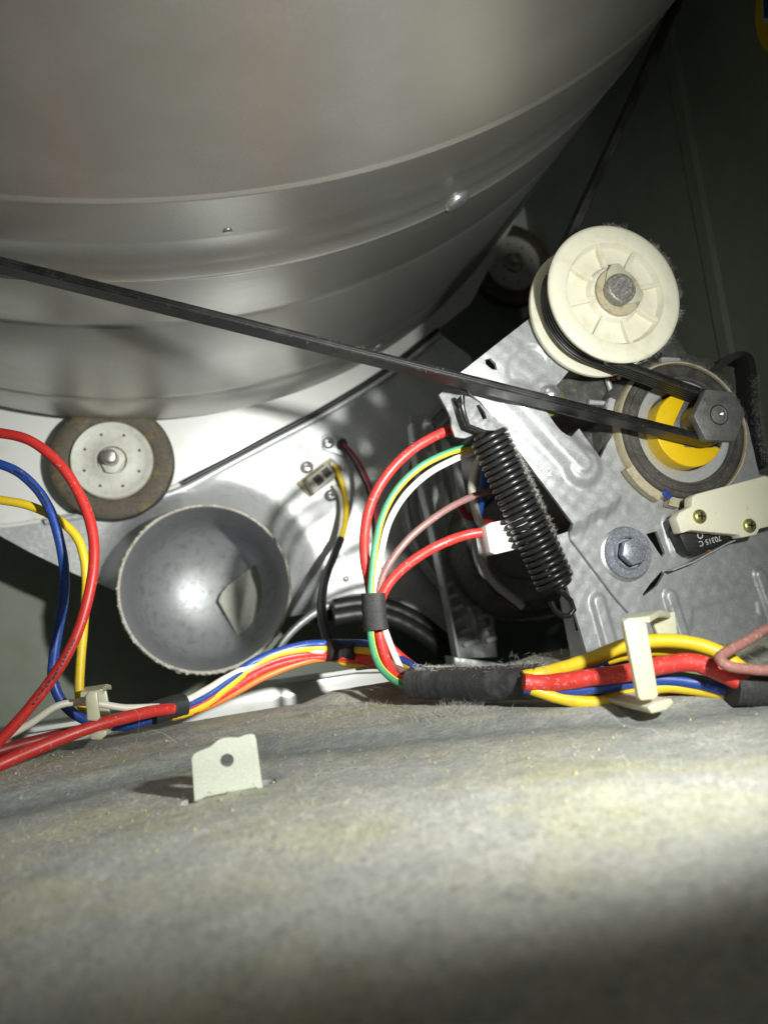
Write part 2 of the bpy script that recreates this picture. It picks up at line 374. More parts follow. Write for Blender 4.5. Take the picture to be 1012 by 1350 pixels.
def clump(cx, cy, rx, ry, h):
    def f():
        a = rng.uniform(0, 6.28); q = rng.uniform(0, 1)**.6; x, y = cx+rx*q*math.cos(a), cy+ry*q*math.sin(a)
        return (x, y, fz(x, y)+rng.uniform(0, h)*(1-q*q)), rng.normal(0, 1, 3)+np.array([0, 0, .4])
    return f
c0 = atz(590, 948, -43)
tag(obj('lint_clump', fibres(1500, clump(c0[0], c0[1], 13, 7, 3.2), 1, 4, .04), M['lint'], smooth=0), 'fuzzy grey lint clump on the floor below the black sleeve', 'lint', kind='stuff')
c0 = atz(152, 968, -42)
tag(obj('lint_clump', fibres(420, clump(c0[0], c0[1], 6, 4, 2), 1, 3, .05), M['tan'], smooth=0), 'small tan lint clump beside the left nylon clip', 'lint', kind='stuff')
c1_ = atz(965, 846, -38.5)
tag(obj('lint_clump', fibres(900, clump(c1_[0]+8, c1_[1], 34, 5, 2.2), .8, 3, .045), M['ringd'], smooth=0), 'dark matted lint strip along the foot of the motor bracket', 'lint', kind='stuff')
c1_ = atz(470, 930, -41)
tag(obj('lint_clump', fibres(500, clump(c1_[0], c1_[1], 20, 6, 1.0), .8, 3, .04), M['lint'], smooth=0), 'thin grey lint mat on the raised dimple left of the sleeve', 'lint', kind='stuff')
# dirt flecks
b = Bag()
for _ in range(420):
    x, y = rng.uniform(-100, 200), rng.uniform(110, 300); s = rng.uniform(.10, .32)*(1 if rng.random() < .9 else 1.8); bm = bmesh.new()
    bmesh.ops.create_icosphere(bm, subdivisions=1, radius=s)
    for v in bm.verts: v.co = v.co*rng.uniform(.6, 1.3)
    i, j = int(y+60), int(x+190)
    bmesh.ops.translate(bm, vec=Vector((x, y, Z[i, j]+s*.3)), verts=bm.verts); q = from_bm(bm); b.add(q.v, q.f, int(rng.integers(0, 3)))
for _ in range(75):
    x, y = rng.normal(45, 55), rng.normal(165, 34)
    if not (-90 < x < 190 and 95 < y < 290): continue
    s = .12+.3*rng.random()**3; bm = bmesh.new(); bmesh.ops.create_icosphere(bm, subdivisions=1, radius=s)
    for v in bm.verts: v.co = v.co*rng.uniform(.6, 1.3)
    bmesh.ops.translate(bm, vec=Vector((x, y, Z[int(y+60), int(x+190)]+s*.4)), verts=bm.verts); q = from_bm(bm); b.add(q.v, q.f, 2)
hb_ = fibres(34, flint, 9, 26, .05); tag(obj('floor_hair', hb_, M['lintw'], smooth=0, origin=(0, 0, -45)), 'long curled pale hairs lying across the dusty floor', 'lint', kind='stuff')
tag(obj('floor_grit', b, [M['lint'], M['tan'], M['crumb']], smooth=0, origin=(0, 0, -45)), 'pale and tan grit specks lying on the floor pan', 'grit', kind='stuff')
# cabinet panels
XW = 300
b = Bag()
prof = [(Y_, 0) for Y_ in (120, 353)]+[(356, 1.6), (364, 1.6), (367, 0), (640, 0)]
V = []; Fs = []
for y_, d_ in prof: V += [(XW-d_, y_, -60), (XW-d_, y_, 620)]
for i in range(len(prof)-1): Fs.append((2*i, 2*i+1, 2*i+3, 2*i+2))
tag(obj('cabinet_side', b.add(V, Fs), M['cab'], smooth=0), 'dark green-grey cabinet side wall with a pressed rib', kind='structure')
b = Bag(); b.add([(-420, 615, -120), (340, 615, -120), (340, 615, 640), (-420, 615, 640)], [(0, 1, 2, 3)])
tag(obj('cabinet_front', b, M['cab'], smooth=0), 'grey-green inner face of the far cabinet panel', kind='structure')
b = Bag(); b.add([(-420, 325, -62), (340, 325, -62), (340, 640, -62), (-420, 640, -62)], [(0, 1, 2, 3)])
tag(obj('cabinet_bottom', b, M['cab'], smooth=0), 'grey bottom sheet behind the floor pan', kind='structure')
# ------------------------------------------------------------------ drum
DX, DZ = -18.5, 421.9
drum = thing('dryer_drum', 'large satin steel drum with pressed bands across the top', 'drum', (DX, 200, DZ-300))
pr = [(-120, 300), (60, 300), (150, 300), (210.3, 300), (211, 300.2), (211.8, 300.8), (212.6, 300.9), (213.4, 300.7), (214.2, 299.9), (215, 299.7),
      (238, 299.5), (240, 299.3), (243, 298.9), (250.8, 298.8), (252.8, 299.2), (256, 299.4), (265.2, 299.4), (265.7, 300), (266.2, 300.3), (266.8, 300.1), (267.3, 299.5), (269, 299.4),
      (305.5, 299.5), (306.3, 299.2), (307.5, 298.9), (310.5, 298.9), (311.6, 299.3), (312.5, 299.5), (360, 299.8), (404, 300), (408, 300.6), (412, 300.2), (414, 298.6), (417, 298.0), (420, 298.5), (422, 299.3)]
obj('shell', Bag().add(*lathe(pr, DX, DZ, 240)), M['drum'], drum, 60)
obj('rim', Bag().add(*lathe([(422, 299.3), (426, 300.2), (440, 300.4), (456, 300.4), (459, 299.8), (460, 298.5), (460, 292), (458, 291), (430, 291)], DX, DZ, 240)), M['drum'], drum, 60)
def on_drum(px, py, r=300):
    d = ray(px, py); a = d[0]**2+d[2]**2; bb = -2*(d[0]*DX+d[2]*DZ); c = DX*DX+DZ*DZ-r*r; t = (-bb-math.sqrt(bb*bb-4*a*c))/(2*a); return d*t
def stud(px, py, r, h):
    p = on_drum(px, py, 299.6); n = np.array([p[0]-DX, 0, p[2]-DZ]); n /= np.linalg.norm(n); t1 = np.array([0, 1., 0]); t2 = np.cross(n, t1)
    V = []; pf = [(1, -.6), (1, .15), (.93, .45), (.75, .75), (.45, .93), (.02, 1)]
    for i in range(24):
        a = i/24*6.283
        for q, hh in pf: V.append(p+n*h*hh+(t1*math.cos(a)+t2*math.sin(a))*r*q)
    k = len(pf); return Bag().add(V, [(i*k+q, (i+1) % 24*k+q, (i+1) % 24*k+q+1, i*k+q+1) for i in range(24) for q in range(k-1)])
for px, py, r in ((602, 265, 5.6), (497, 457, 5.0)): obj('screw_head', stud(px, py, r, 2.8), M['zinc'], drum, 60)
obj('dent_scratch', stud(300, 305, 1.6, .25), M['steel'], drum, 60)
# ------------------------------------------------------------------ bulkhead behind the drum
def flat_plate(pts, Y, th=1.2, bev=.3): return prism(pxpoly(pts, Y), Y, Y+th, bev)
bh = thing('rear_bulkhead', 'glossy white enamel bulkhead behind the drum roller', 'bulkhead', at(150, 690, 476))
wp = [(-260, 690), (0, 694), (60, 686), (130, 672), (190, 655), (235, 640), (290, 612), (345, 585), (420, 545), (505, 493), (620, 400), (700, 250), (300, 300), (-260, 420)]
obj('panel_sheet', flat_plate(wp, 476), M['white'], bh)
edge = spline([at(a, b_, 474.5) for a, b_ in wp[:10]], 8)
obj('rolled_edge', Bag().add(*sweep(edge, circ(1.7, 10))), M['white'], bh, 60)
w2 = [(672, 300), (712, 240), (722, 262), (735, 330), (730, 380), (690, 420)]
b2 = thing('bulkhead_flange', 'dim white bulkhead flange strip behind the shadowed roller', 'panel', at(710, 400, 575))
obj('flange_sheet', flat_plate(w2, 575), M['white'], b2)
obj('flange_lip', Bag().add(*sweep([at(712, 250, 568), at(726, 330, 568), at(735, 400, 568)], [(-1, -5), (1, -5), (1, 5), (-1, 5)], up=(0, 1, 0))), M['white'], b2, 0)
obj('clip', box(at(720, 291, 560), 2.2, 2, 7, Matrix.Rotation(R(35), 3, 'Y')), M['wht'] if 'wht' in M else M['white'], b2)
# ------------------------------------------------------------------ rollers
def roller(cx, y0, cz, label, spin):
    t = thing('drum_roller', label, 'roller', (cx, y0, cz-35), 'rollers carrying the drum')
    tr = obj('tyre', Bag().add(*lathe([(y0+2, 23), (y0+.8, 24), (y0, 26), (y0-.2, 30), (y0+.3, 33), (y0+1.4, 34.8)], cx, cz, 72)), M['tyre'], t, 60)
    obj('tread', Bag().add(*lathe([(y0+1.4, 34.8), (y0+3, 35.4), (y0+10, 35.4), (y0+12, 34.5), (y0+12.5, 26)], cx, cz, 72)), M['tyreb'], tr, 50)
    hb = obj('hub', Bag().add(*lathe([(y0+12, 23.4), (y0-1.4, 23.3), (y0-2.2, 22.6), (y0-2, 21.6), (y0-.6, 19.4), (y0-.2, 18.4), (y0-.2, 10.2), (y0-.9, 9.6), (y0-.9, 8.6), (y0+3, 8.2), (y0+3, .1)], cx, cz, 72)), M['hub'], t, 50)
    for i in range(8):
        a = R(spin+45*i+22.5)
        obj('hub_hole', Bag().add(*lathe([(y0-.28, .05), (y0-.28, .85), (y0+1, .9)], cx+16.6*math.cos(a), cz+16.6*math.sin(a), 10)), M['dark'], hb, 40)
    tri = []
    for k in range(3):
        for d in (-22, 0, 22): a = R(spin-92+120*k+d); tri.append((cx+7.9*math.cos(a), cz+7.9*math.sin(a)))
    obj('retaining_washer', prism(tri, y0-1.6, y0-.6, .25), M['hub'], t, 40)
    obj('axle', Bag().add(*lathe([(y0+1, 4.6), (y0-9, 4.5), (y0-9.8, 3.9), (y0-10.2, 2.4), (y0-10.3, .02)], cx-.3, cz+.6, 32)), M['steel'], t, 40)
    return t
p = at(148, 607, 455); roller(p[0], 455, p[2], 'sunlit-side drum roller with rusty brown tyre against the white panel', -6)
p = at(676, 347, 545); roller(p[0], 545, p[2], 'shadowed drum roller in the dark gap left of the ivory pulley', 30)
# ------------------------------------------------------------------ blower housing and duct
hs = thing('blower_housing', 'spangled galvanised blower housing plate between duct and motor', 'housing', at(300, 800, 470))
DUX, DUZ = -5.4, 15.3
hp = [(-40, 703), (0, 697), (60, 688), (130, 676), (200, 659), (245, 643), (300, 614), (360, 582), (430, 545), (515, 492), (580, 440), (620, 470), (650, 560), (655, 700), (640, 800), (600, 845),
      (555, 806), (500, 788), (455, 790), (415, 808)]
hp2 = [(165, 783), (100, 757), (40, 728), (0, 706)]
dc = pxpoly([(272+5, 775+7)], 470)[0]
hole = [(DUX+42*math.cos(a/40*6.2832), DUZ+42*math.sin(a/40*6.2832)) for a in range(40)]
def hh(x, z):
    d = math.hypot(x-DUX, z-DUZ); return 26*(1-sst(44, 76, d))**2+.25*math.sin(x*.21)*math.sin(z*.17)
arcd = [(DUX+47*math.cos(R(a)), DUZ+47*math.sin(R(a))) for a in range(-28, 212, 6)]
obj('cover_plate', relief(pxpoly(hp, 470)+arcd+pxpoly(hp2, 470), [], 470, hh, 3.0, 1.2), M['galvp'], hs, 40)
edge = spline([at(a, b_, 467.5) for a, b_ in hp[2:11]], 8)
obj('rolled_seam', Bag().add(*sweep(edge, circ(2.0, 12))), M['galvp'], hs, 60)
edge2 = spline([at(a, b_, 464.5) for a, b_ in hp[5:11]], 8)
obj('seam_shadow', Bag().add(*sweep(edge2+np.array([-1.0, 0, 3.2]), circ(1.5, 10))), M['blk'], hs, 60)  # added black tube: shadow of the gap along the housing seam
low = spline([at(a, b_, 462) for a, b_ in ((640, 850), (600, 838), (555, 806), (500, 788), (455, 790), (415, 808), (385, 832), (360, 862))], 8)
obj('lower_lip', Bag().add(*sweep(low, circ(2.4, 12))), M['galvp'], hs, 60)
p = at(456, 763, 469); obj('rivet', Bag().add(*lathe([(469, 2), (468.2, 1.8), (467.8, 1.2), (467.7, .02)], p[0], p[2], 16)), M['zinc'], hs, 60)
du = thing('exhaust_duct', 'round open grey exhaust duct stub with lint-crusted rim', 'duct', (DUX, 425, DUZ-47))
obj('tube', Bag().add(*lathe([(424.6, 46.6), (432, 46.6), (445, 46.8), (470, 47.5)], DUX, DUZ, 96)), M['duct'], du, 60)
obj('inner_wall', Bag().add(*lathe([(424.4, 45.4), (440, 45.2), (475, 44.8), (495, 43), (508, 38), (515, 29), (518.5, 18), (520, 8), (520.3, .1)], DUX, DUZ, 96)), M['duct'], du, 60)
rm = Bag(); ring_n = 220; V = []
for i in range(ring_n):
    a = i/ring_n*6.2832; j = rng.normal(0, .16); low_ = .5+.5*math.cos(a+math.pi*.62)
    for q, (dy, rr) in enumerate(((0.6, 45.3), (-.5, 45.5), (-.9+j*.6, 46.1+j*.5), (-.5+j, 46.8+abs(j)*(1+low_*2)), (1.2, 46.9+abs(rng.normal(0, .25))*(1+low_*2)), (2.5, 46.7))):
        V.append((DUX+rr*math.cos(a), 424.5+dy, DUZ+rr*math.sin(a)))
Fs = [(i*6+q, (i+1) % ring_n*6+q, (i+1) % ring_n*6+q+1, i*6+q+1) for i in range(ring_n) for q in range(5)]
obj('lint_rim', rm.add(V, Fs), M['ductrim'], du, 60)
obj('inner_flap', prism(pxpoly([(288, 792), (292, 782), (300, 772), (318, 758), (345, 738), (353, 775), (346, 815), (326, 846), (318, 846)], 510), 510, 511, .3), M['hub'], du)
def rimf():
    a = rng.uniform(-2.9, -.4) if rng.random() < .7 else rng.uniform(-3.1, 3.1); return (DUX+46.8*math.cos(a), 424.5+rng.uniform(-.5, 2), DUZ+46.8*math.sin(a)), (math.cos(a), -.4, math.sin(a)-.3)
obj('rim_fuzz', fibres(500, rimf, .5, 1.8, .05), M['lint'], du, 0)['kind'] = 'stuff'
# ------------------------------------------------------------------ thermostat and thermistor
def screw(p, r, parent, m, name='screw', washer=0, rot=20, cross=True, m2=None):
    x, y, z = p; h = r*.45
    s = obj(name, Bag().add(*lathe([(y+.4, r), (y-.25*h, r), (y-.7*h, r*.86), (y-h, r*.55), (y-h*1.05, .02)], x, z, 28)), m, parent, 45)
    if cross:
        for k in (0, 90):
            obj('drive_slot', box((x, y-h*1.0, z), r*1.05, h*.3, r*.22, Matrix.Rotation(R(rot+k), 3, 'Y'), .03), m2 or M['dark'], s)  # dark bars on the head, painted shade of the cross recess
    return s
th = thing('thermostat', 'small grey two-window thermostat screwed to the galvanised plate', 'thermostat', at(423, 655, 470))
obj('mounting_flange', flat_plate([(391, 637), (402, 628), (436, 603), (451, 617), (440, 632), (409, 656)], 468, 1.2, .15), M['tan'], th)
bq = [(404, 631), (432, 610), (443, 626), (414, 651)]
obj('body', prism(pxpoly(bq, 455), 455, 468, .5), M['hub'], th)
obj('terminal_window', prism(pxpoly([(423, 621), (431, 615), (438, 624), (431, 631)], 454.8), 454.8, 456, .1), M['motor'], th)
obj('terminal_window', prism(pxpoly([(411.5, 631), (420, 624), (428, 634), (420, 641)], 454.8), 454.8, 456, .1), M['ringd'], th)
obj('terminal_tab', prism(pxpoly([(434, 611), (440, 606), (448, 616), (442, 621)], 462), 462, 463, .1), M['galvd'], th)
for a, b_ in ((405, 616), (437, 653)): screw(at(a, b_, 466), 3.9, th, M['zinc'])
tm = thing('thermistor', 'thin steel thermistor plate with one screw and crimson lead', 'sensor', at(440, 600, 470))
obj('plate', flat_plate([(426, 574), (432, 572), (455, 577), (457, 581), (454, 599), (450, 600), (427, 593), (425, 588)], 467, 1.6, .3), M['galvp'], tm)
screw(at(433, 584, 465.5), 3.8, tm, M['zinc'], rot=0)
pb = at(451, 585, 462); obj('sensor_bulb', Bag().add(*lathe([(468, 3.2), (460, 3), (458, 2), (457.5, .02)], pb[0], pb[2], 18)), M['tape'], tm, 45)
# ------------------------------------------------------------------ sheet channel, fan shroud, dark parts behind the spring
ch = thing('support_channel', 'dim ribbed galvanised channel standing left of the motor fan', 'channel', at(620, 870, 400))
cp = [(540, 548), (560, 545), (600, 600), (634, 700), (648, 780), (655, 866), (600, 868), (582, 780), (562, 680), (545, 610)]
def chh(x, z):
    a, b_ = pxpoly([(566, 560), (628, 838)], 405); c, d = pxpoly([(585, 560), (640, 838)], 405); return capsule_h(x, z, a, b_, 3.2, 2.4)+capsule_h(x, z, c, d, 3.2, 2.4)
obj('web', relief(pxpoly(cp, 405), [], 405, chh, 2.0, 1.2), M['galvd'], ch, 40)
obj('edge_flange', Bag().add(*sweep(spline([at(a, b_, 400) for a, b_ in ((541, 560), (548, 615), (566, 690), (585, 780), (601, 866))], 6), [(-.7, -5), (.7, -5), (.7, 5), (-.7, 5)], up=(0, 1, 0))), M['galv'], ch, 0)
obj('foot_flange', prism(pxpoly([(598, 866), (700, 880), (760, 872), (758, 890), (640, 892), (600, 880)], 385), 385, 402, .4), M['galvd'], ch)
for k in range(6):
    q = at(588+k*6.5, 772+k*15, 402); obj('louvre', box(q, 9.5, 1.6, 2.6, Matrix.Rotation(R(-12), 3, 'Y'), .5), M['galv'], ch)
    q = at(618+k*6.0, 768+k*15, 402); obj('louvre', box(q, 7, 1.6, 2.6, Matrix.Rotation(R(-12), 3, 'Y'), .5), M['galv'], ch)
fs = thing('fan_shroud', 'dark round fan shroud rings in the gloom behind the spring', 'shroud', at(690, 820, 440))
q = at(690, 655, 440)
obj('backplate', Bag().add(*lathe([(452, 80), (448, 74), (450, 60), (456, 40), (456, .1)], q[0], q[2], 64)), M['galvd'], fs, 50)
for r_, yy, w_ in ((78, 440, 1.8), (70, 437, 1.4), (52, 432, 2.2)):
    pth = [(q[0]+r_*math.cos(i/72*6.2832), yy, q[2]+r_*math.sin(i/72*6.2832)) for i in range(72)]
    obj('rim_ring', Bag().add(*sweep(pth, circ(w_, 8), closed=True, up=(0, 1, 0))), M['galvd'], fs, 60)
q2 = at(690, 720, 380)
obj('inlet_ring', Bag().add(*lathe([(380, 30), (374, 33), (374, 35), (380, 38), (395, 40)], q2[0], q2[2], 48)), M['motor'], fs, 50)
ho = thing('drain_hose', 'glossy dark ribbed hose curving beneath the galvanised plate', 'hose', at(540, 860, 440))
for k, (dy, rr) in enumerate(((0, 5), (14, 5.4))):
    pth = spline([at(a, b_+dy, 448-4*k) for a, b_ in ((440, 800), (480, 795), (520, 803), (556, 822), (590, 850), (625, 890))], 12)
    s_ = [1+.012*math.sin(i*1.3) for i in range(len(pth))]
    obj('hose_run', Bag().add(*sweep(pth, circ(rr, 14), scale=s_)), M['blk'], ho, 60)
# white cross rail low behind the floor edge, and grey panel
rl = thing('cross_rail', 'white enamel cross rail low behind the coloured wires', 'rail', at(260, 960, 400))
obj('rail_face', prism(pxpoly([(-60, 985), (45, 962), (200, 938), (350, 902), (470, 884), (600, 880), (610, 925), (470, 925), (350, 940), (200, 975), (-60, 1040)], 400), 400, 403, .4), M['white'], rl)
obj('rail_lip', Bag().add(*sweep([at(a, b_, 397) for a, b_ in ((-60, 985), (45, 961), (200, 937), (350, 901), (470, 883), (600, 879))], [(-1, -4), (1, -4), (1, 4), (-1, 4)], up=(0, 1, 0))), M['white'], rl, 0)
sb = thing('support_bar', 'dark horizontal bar crossing below the thermostat wiring', 'bar', at(455, 812, 520))
obj('bar', box(at(458, 808, 520), 60, 8, 7), M['blk'], sb)
# ------------------------------------------------------------------ motor
MX, MZ = 191.2, 49.3
mo = thing('drive_motor', 'drive motor with dusty dark ring, yellow collar and hexagonal pulley', 'motor', (MX, 300, MZ-36))
obj('casing', Bag().add(*lathe([(274, 28), (274, 33), (277, 36), (284, 37.5), (370, 37.5), (378, 34), (380, 10)], MX, MZ, 72)), M['motor'], mo, 50)
obj('end_bell', Bag().add(*lathe([(265, 24), (266, 30), (269, 33), (276, 34)], MX, MZ, 72)), M['motor'], mo, 50)
for i in range(10):
    a = R(36*i+12); c_ = (MX+31.2*math.cos(a), 267.2, MZ+31.2*math.sin(a))
    obj('cooling_slot', box(c_, 3, 2.6, 9, Matrix.Rotation(-a, 3, 'Y'), .3), M['dark'] if i % 2 else M['alu'], mo)
obj('cream_band', Bag().add(*lathe([(266, 29.6), (261.2, 29.5), (260.8, 29.1), (261, 28.5), (263, 28.3)], MX, MZ, 96)), M['tan'], mo, 50)
obj('dust_ring', Bag().add(*lathe([(264, 28.4), (262, 28.2), (260.7, 27.4), (260.4, 26), (261.2, 25.2), (261, 23), (260.2, 22.4), (260.4, 21.6), (263, 21.2)], MX, MZ, 96)), M['ringd'], mo, 50)
obj('silver_plate', Bag().add(*lathe([(262.5, 21.9), (262, 21.6), (262, 17), (262.6, 16.4), (266, 16.2)], MX, MZ, 96)), M['alu'], mo, 50)
obj('bearing_well', Bag().add(*lathe([(265, 17), (265.5, 12), (268, 8), (268, .1)], MX, MZ, 48)), M['ringd'], mo, 50)
# tan lugs on the band
for a0, a1 in ((205, 238), (246, 254), (270, 282)):
    n = 8; V = []
    for i in range(n+1):
        a = R(a0+(a1-a0)*i/n)
        for r_, y_ in ((28.8, 260.4), (32.2, 260.9), (32.4, 264.5), (28.8, 264.5)): V.append((MX+r_*math.cos(a), y_, MZ+r_*math.sin(a)))
    Fs = [(i*4+q, i*4+4+q, i*4+4+(q+1) % 4, i*4+(q+1) % 4) for i in range(n) for q in range(4)]+[(0, 1, 2, 3), (n*4+3, n*4+2, n*4+1, n*4)]
    obj('band_lug', Bag().add(V, Fs), M['tan'], mo, 30)
obj('blue_mark', prism(pxpoly([(872, 648), (878, 645), (886, 655), (881, 659)], 259.9), 259.9, 261, .1), WC['blue'], mo)
# collar: disc with a notch
yc = at(906, 567, 256); ang0 = math.atan2(at(908, 521, 256)[2]-yc[2], at(908, 521, 256)[0]-yc[0]); ang1 = ang0+R(248)
arc = [(yc[0]+15.3*math.cos(ang0+(ang1-ang0)*i/48), yc[2]+15.3*math.sin(ang0+(ang1-ang0)*i/48)) for i in range(49)]
cut = pxpoly([(940, 589), (909, 588), (904, 582), (900, 575), (889, 557), (892, 550), (905, 530)], 256)
obj('yellow_collar', prism(arc+cut, 254.5, 263, .5, 3), M['yellow'], mo, 35)
hexp = pxpoly([(930, 513), (968, 517), (982, 546), (969, 581), (930, 580), (914, 548)], 239.5)
pu = obj('pulley', prism(hexp, 239.5, 243, .35), M['pulley'], mo, 35)
obj('pulley_back', prism([(MX+1.2+(x-MX-1.2)*.98, MZ+1+(z-MZ-1)*.98) for x, z in pxpoly([(930, 513), (968, 517), (982, 546), (969, 581), (930, 580), (914, 548)], 241)]  , 254, 259, .3), M['pulley'], pu, 35)
hx = at(947, 547, 239.5)
obj('belt_groove', Bag().add(*lathe([(242, 7), (254, 7)], hx[0], hx[2], 32)), M['pulley'], pu, 50)
obj('shaft', Bag().add(*lathe([(239.6, 3.6), (239.15, 3.5), (239.1, 3.25), (239.3, 3.15), (239.3, 2.8), (238.8, 2.5), (238.6, 1.2), (239, .5), (239.2, .02)], hx[0], hx[2], 32)), M['steel'], pu, 35)
obj('shaft_gap', Bag().add(*lathe([(239.42, 4.0), (239.42, 3.4)], hx[0], hx[2], 32)), M['dark'], pu, 35)
# lumps on top of the casing, end frame ribs, strap
obj('terminal_block', prism(pxpoly([(868, 500), (874, 452), (882, 444), (897, 447), (905, 462), (918, 470), (935, 468), (946, 482), (960, 500), (940, 520), (890, 520)], 285), 285, 330, 1.2), M['motor'], mo, 40)
obj('end_frame', prism(pxpoly([(735, 500), (800, 492), (842, 500), (822, 545), (790, 560), (735, 548)], 272), 272, 300, 1.0), M['motor'], mo, 40)
obj('frame_rib', Bag().add(*sweep([at(a, b_, 270) for a, b_ in ((800, 500), (806, 520), (797, 532), (775, 530))], circ(1.2, 8))), M['alu'], mo, 60)
for k, cc in enumerate((WC['pink'], WC['wht'], WC['dred'], WC['wht'])):
    obj('winding_lead', Bag().add(*sweep([at(808+k*7, 500-k*1.5, 268), at(812+k*7, 489-k*1, 270), at(822+k*7, 480, 276)], circ(.9, 8))), cc, mo, 60)
strap = spline([at(a, b_, Y_) for a, b_, Y_ in ((925, 500, 290), (945, 482, 288), (962, 474, 286), (976, 476, 284), (982, 492, 282), (984, 530, 280), (988, 565, 278), (994, 595, 277), (1002, 618, 276))], 8)
obj('strap', Bag().add(*sweep(strap, [(-1.7, -5), (1.7, -5), (1.7, 5), (-1.7, 5)], up=(0, 1, 0))), M['tape'], mo, 35)
def mf():
    a = rng.uniform(-.3, 2.6); return (MX+29*math.cos(a), 261.5, MZ+29*math.sin(a)), (math.cos(a), -.5, math.sin(a))
obj('motor_fuzz', fibres(500, mf, .6, 2.6, .04), M['lint'], mo, 0)['kind'] = 'stuff'
def mf2():
    t_ = rng.uniform(.55, 1); i = int(t_*(len(strap)-1)); return strap[i]+np.array([rng.normal(0, 1.2), -5, rng.normal(0, 1)]), rng.normal(0, 1, 3)+np.array([.5, -.6, 0])
obj('strap_fuzz', fibres(420, mf2, .8, 3.2, .045), M['lint'], mo, 0)['kind'] = 'stuff'
# ------------------------------------------------------------------ motor bracket
br = thing('motor_bracket', 'speckled galvanised motor bracket plate with pressed ribs', 'bracket', at(850, 865, 266))
bp = pxpoly([(728, 708), (750, 700), (775, 640), (800, 585), (818, 556), (984, 556), (1000, 626), (1060, 630), (1060, 828), (1012, 840), (900, 856), (776, 870)], 265.5)
h1 = pxpoly([(851, 704), (865, 700), (876, 729), (872, 735)], 265.5)
h2 = pxpoly([(842, 779), (858, 768), (872, 752), (875, 757), (866, 772), (848, 786)], 265.5)
Pq = lambda *a: pxpoly([a], 265.5)[0]
ribs = [(Pq(787, 793), Pq(806, 862), 3.9, 1.9), (Pq(882, 786), Pq(899, 838), 3.4, 1.8), (Pq(1000, 758), Pq(1020, 815), 3.4, 1.8)]
boss = [(Pq(884, 690), Pq(893, 722), 4.6, 1.5), (Pq(893, 722), Pq(905, 729), 3.8, 1.4), (Pq(886, 686), Pq(905, 676), 3.8, 1.4)]
pan = pxpoly([(910, 800), (908, 838), (1003, 812), (1000, 790), (984, 780)], 265.5)
def pan_w(x, z):
    if not inpoly(x, z, pan): return 0
    d = 99
    for i in range(len(pan)):
        a, b_ = pan[i], pan[(i+1) % len(pan)]; dx, dz = b_[0]-a[0], b_[1]-a[1]; t = max(0, min(1, ((x-a[0])*dx+(z-a[1])*dz)/(dx*dx+dz*dz)))
        d = min(d, math.hypot(x-a[0]-t*dx, z-a[1]-t*dz))
    return sst(0, 2.2, d)
def brh(x, z):
    h = max(capsule_h(x, z, *r_) for r_ in ribs+boss)
    h -= .8*pan_w(x, z)
    return h+.08*math.sin(x*.9)*math.sin(z*.7)
obj('plate', relief(bp, [h1, h2], 265.5, brh, .6, 1.6), M['galv'], br, 40)
ear = [atx(a, b_, 137.5) for a, b_ in ((764, 790), (759, 778), (750, 775), (741, 780), (737, 790), (752, 868), (776, 868))]
bm = bmesh.new(); f_ = bm.faces.new([bm.verts.new(q) for q in ear]); ex = bmesh.ops.extrude_face_region(bm, geom=[f_])
for g in ex['geom']:
    if isinstance(g, bmesh.types.BMVert): g.co.x += 1.4
bmesh.ops.recalc_face_normals(bm, faces=bm.faces); bmesh.ops.bevel(bm, geom=bm.edges[:], offset=.25, segments=2, affect='EDGES')
er = obj('spring_ear', from_bm(bm), M['galv'], br, 35)
q = atx(758, 820, 137.2); obj('ear_slot', box(q, .5, 1.8, 7, Matrix.Rotation(R(-6), 3, 'X'), .15), M['dark'], er)
bo = at(827, 729, 262.5); bolt = obj('bolt', Bag().add(*lathe([(263.2, 10.2), (262, 10.1), (261.6, 9.7), (261.7, 6.8), (261.2, 6.6), (260.6, 5.9)], bo[0], bo[2], 48)), M['zincb'], br, 35)
hb6 = [(bo[0]+.3+5.6*math.cos(R(60*i+12)), bo[2]+.3+5.6*math.sin(R(60*i+12))) for i in range(6)]
obj('hex_head', prism(hb6, 257.4, 261, .5), M['zincb'], bolt, 35)
obj('washer', Bag().add(*lathe([(264, 10.9), (262.9, 10.9), (262.6, 10.4), (262.6, 8)], bo[0]-.5, bo[2]-.3, 48)), M['zinc'], bolt, 35)
# ------------------------------------------------------------------ tension arm
YA = 259.5
ap = pxpoly([(607, 491), (650, 457), (696, 421), (722, 400), (775, 440), (762, 480), (750, 488), (738, 503), (722, 520), (711, 540), (727, 563), (734, 571), (741, 576), (749, 578), (757, 571), (763, 565), (785, 596), (806, 623), (817, 641), (820, 655),
             (826, 668), (852, 704), (875, 733), (878, 741), (876, 751), (842, 800), (835, 807), (818, 788), (759, 710), (755, 690), (698, 614), (642, 541), (633, 529), (619, 518)], YA)
A0 = pxpoly([(755, 703), (824, 663)], YA); n_ = np.array([A0[1][1]-A0[0][1], -(A0[1][0]-A0[0][0])]); n_ /= np.linalg.norm(n_)
PA = lambda *a: pxpoly([a], YA)[0]
beadA = (PA(684, 524), PA(764, 612), 8.0, 3.4); beadB = (PA(766, 614), PA(766.5, 614.5), 9.2, 2.8); dim = (PA(690, 488), PA(703, 478), 8.0, 1.2)
def arh(x, z):
    s = (x-A0[0][0])*n_[0]+(z-A0[0][1])*n_[1]
    wob = .9*math.sin(x*.55)+.5*math.sin(x*1.3+1)
    h = -3.7*sst(-3.2+wob*.5, 1.8+wob, s)
    return h+max(capsule_h(x, z, *beadA, soft=.7), capsule_h(x, z, *beadB, soft=.45))-capsule_h(x, z, *dim, soft=.3)*.8+.10*math.sin(x*.8+1)*math.sin(z*.9)
